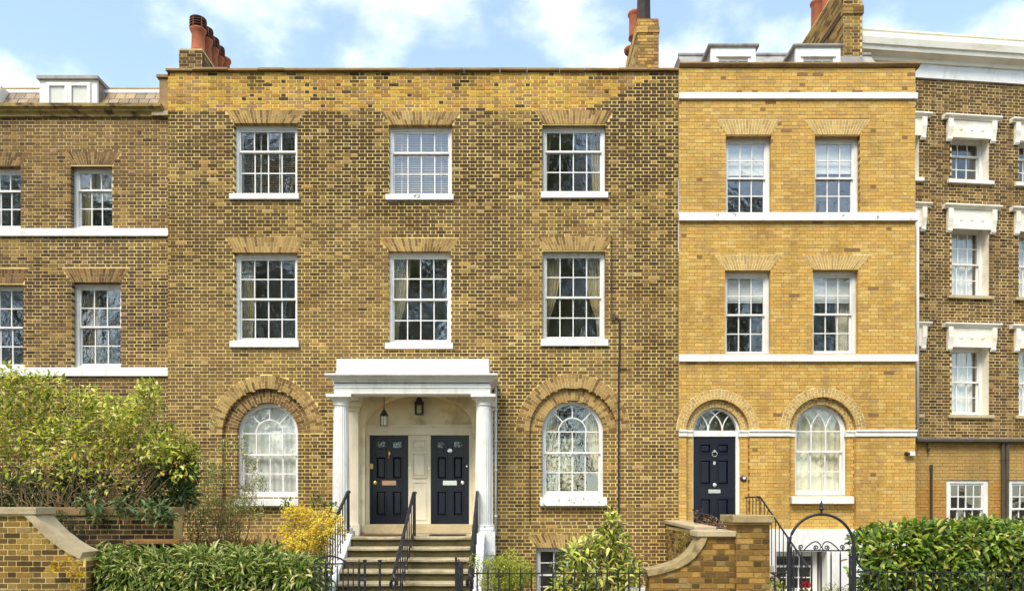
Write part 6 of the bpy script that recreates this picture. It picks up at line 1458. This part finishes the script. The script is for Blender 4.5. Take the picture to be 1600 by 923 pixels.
# spotted laurel
G_AUC = [C(208, 206, 96, KL), C(160, 170, 62, KL), C(122, 138, 46, KL), C(230, 224, 140, KL), C(92, 110, 38, KL)]
cl = [PC(px, py, -4.6 + rs.uniform(-.2, .2), r, r, r * .85, n) for (px, py, n, r) in [(955, 812, 22, .10), (950, 828, 34, .14), (962, 822, 16, .1), (945, 845, 60, .2), (965, 848, 44, .17), (925, 850, 36, .15), (905, 862, 50, .18), (935, 868, 90, .25), (965, 872, 80, .24), (985, 885, 60, .2), (900, 885, 80, .24), (930, 895, 110, .3), (965, 900, 100, .3), (890, 905, 70, .24), (910, 915, 90, .3), (950, 920, 110, .32), (880, 918, 50, .2), (985, 908, 50, .2), (957, 802, 8, .06)]]
bx = P_(940, 960, -4.6); shrub('spotted_laurel', 'cone shaped laurel with large yellow spotted leaves behind the railing', (bx.x, -4.6, 0), cl, (.11, .18), .38, G_AUC, [3, 3, 2, 2, 1.2], M['leaf'], 280, 8, .1, stem_r=.014, twig=1)
cl = [PC(px, py, -4.2, r, r, r, n) for (px, py, n, r) in [(880, 872, 320, .16), (893, 862, 240, .14), (872, 885, 240, .14)]]
bx = P_(880, 923, -4.2); shrub('grey_shrub', 'small grey green shrub against the basement window beside the spotted laurel', (bx.x, -4.2, 0), cl, (.025, .045), .4, [C(132, 138, 92), C(104, 112, 72), C(158, 160, 116)], None, M['leaf_matt'], 0, 4, 0, stem_r=.008, twig=1)
# plants on the low walls of the yellow house
cl = [PC(px, py, -1.7, r, r * .7, r * .6, n) for (px, py, n, r) in [(1095, 820, 50, .12), (1112, 815, 60, .14), (1125, 823, 70, .16), (1138, 826, 60, .14), (1086, 800, 14, .07), (1084, 808, 14, .06), (1105, 808, 16, .08)]]
bx = P_(1115, 830, -1.7); shrub('dried_plant', 'dried brown flower stems on the low wall before the yellow house door', (bx.x, -1.7, bx.z - .1), cl, (.035, .075), .35, [C(196, 150, 90), C(140, 100, 60), C(220, 196, 150), C(160, 84, 60)], None, M['leaf_matt'], 0, 4, 0, stem_r=.006, twig=2, cat='plant')
cl = [PC(px, py, -2.1, r, r * .5, r, n) for (px, py, n, r) in [(1066, 842, 60, .12), (1072, 858, 60, .13), (1062, 852, 40, .1), (1080, 845, 40, .1)]]
bx = P_(1064, 900, -2.05); shrub('climbing_plant', 'light green climbing plant on the small brick flank wall', (bx.x, -2.05, 0), cl, (.04, .07), .5, [C(176, 178, 76), C(134, 140, 58), C(200, 110, 90)], None, M['leaf_matt'], 0, 4, 0, stem_r=.006, twig=2, cat='plant')
cl = [PC(px, py, -5.2, r, r, r, n) for (px, py, n, r) in [(1212, 918, 70, .13), (1222, 925, 60, .13)]]
bx = P_(1215, 960, -5.2); shrub('green_plant', 'small green plant beside the brick pier under the short railing', (bx.x, -5.2, 0), cl, (.05, .09), .5, G_BOX, None, M['leaf'], 0, 8, 0, stem_r=.006, cat='plant')
cl = [PC(px, py, -5.0, r, r, r * .8, n) for (px, py, n, r) in [(1300, 922, 240, .14), (1312, 926, 160, .12), (1322, 924, 140, .1), (1290, 928, 160, .12)]]
bx = P_(1305, 960, -5.0); shrub('low_plant', 'low olive green plant behind the arched gate bars', (bx.x, -5.0, 0), cl, (.02, .045), .4, G_OLV, None, M['leaf_matt'], 0, 4, 0, stem_r=.006, cat='plant')
# red geraniums
def geranium(label, px, py, Y, s):
    c = P_(px, py, Y); root = empty('geranium', (c.x, Y, 0)); tag(root, label, 'flower')
    P, u = blob_points((0, 0, 0), (.05 * s, .05 * s, .045 * s), 60, .5); P = P + np.array(c)
    leaves_mesh('petals', P, u + RNG.normal(size=(60, 3)) * .4, u, np.full(60, .03 * s), np.full(60, .028 * s), np.tile(np.array([[.5, .012, .02]]), (60, 1)), M['leaf_matt'], root, 4)
    b = MB(); b.tube([(c.x, Y, 0.2), (c.x + .02, Y, c.z - .2), tuple(c)], .006, 5); child_local(b.build('stem', M['bark']), root)
    P, u = blob_points((c.x, Y + .03, c.z - .16), (.14, .1, .08), 50, .3)
    leaves_mesh('foliage', P, u + RNG.normal(size=(50, 3)) * .5, np.tile(np.array([[0, -.4, 1.]]), (50, 1)) + RNG.normal(size=(50, 3)) * .3, np.full(50, .07), np.full(50, .06), palette(50, G_BOX), M['leaf'], root, 4)
geranium('red geranium head behind the arched gate', 1258.5, 914, -5.2, 1.15)
geranium('red geranium head above the white planter', 1000, 909, -4.6, .8)

# ------------------------------------------------------------------ street trees across the road, seen reflected in the glass
def street_tree(label, x, y, h, r, seed):
    rs_ = random.Random(seed); root = empty('street_tree', (x, y, 0)); tag(root, label, 'tree', 'street trees across the road')
    b = MB(); b.tube([(x, y, -.1), (x + .1, y, h * .25), (x - .1, y + .1, h * .5), (x, y, h * .8)], [.28, .22, .16, .06], 8)
    Ps, Ds = [], []
    for i in range(int(h * 2.6)):
        a_ = rs_.uniform(0, 6.28); q = rs_.uniform(.15, 1); c = Vector((x + r * q * math.cos(a_), y + r * q * math.sin(a_), h * (.24 + .74 * rs_.random() * (1 - .3 * q))))
        s_ = Vector((x, y, h * rs_.uniform(.25, .6))); b.tube([s_, s_.lerp(c, .5) + Vector((0, 0, .2)), c], [.08, .05, .02], 5)
        P, u = blob_points(tuple(c), (1.3, 1.3, 1.0), 130, .3); Ps.append(P); Ds.append(u + RNG.normal(size=u.shape) * .8)
    child_local(b.build('trunk', M['bark'], smooth=True), root)
    P, Dr = np.concatenate(Ps), np.concatenate(Ds); n = len(P)
    leaves_mesh('crown', P, Dr, RNG.normal(size=(n, 3)) + np.array([0, 0, .6]), RNG.uniform(.28, .48, n), RNG.uniform(.18, .3, n), palette(n, [C(130, 142, 66), C(156, 164, 82), C(104, 120, 52)]), M['leaf_matt'], root, 4)
for i, (x, y, h, r) in enumerate([(-24.5, -25, 24, 5.2), (-14, -25.5, 26, 4.4), (-6.0, -24.5, 19.5, 3.6), (2.6, -25, 26, 4.4), (11.5, -25, 20.5, 4.4), (19.5, -25, 20, 4.4), (-33, -25, 23, 4.6)]):
    street_tree(['tall leafy street tree reflected in the shrub side house windows', 'leafy street tree reflected in the windows under the chimney pots', 'leafy street tree reflected in the windows above the porch', 'tall leafy street tree reflected in the yellow house windows', 'leafy street tree reflected in the hooded house windows', 'leafy street tree reflected in the windows above the gothic arched window', 'leafy street tree at the far end of the road opposite'][i], x, y, h, r, i)

#PART5
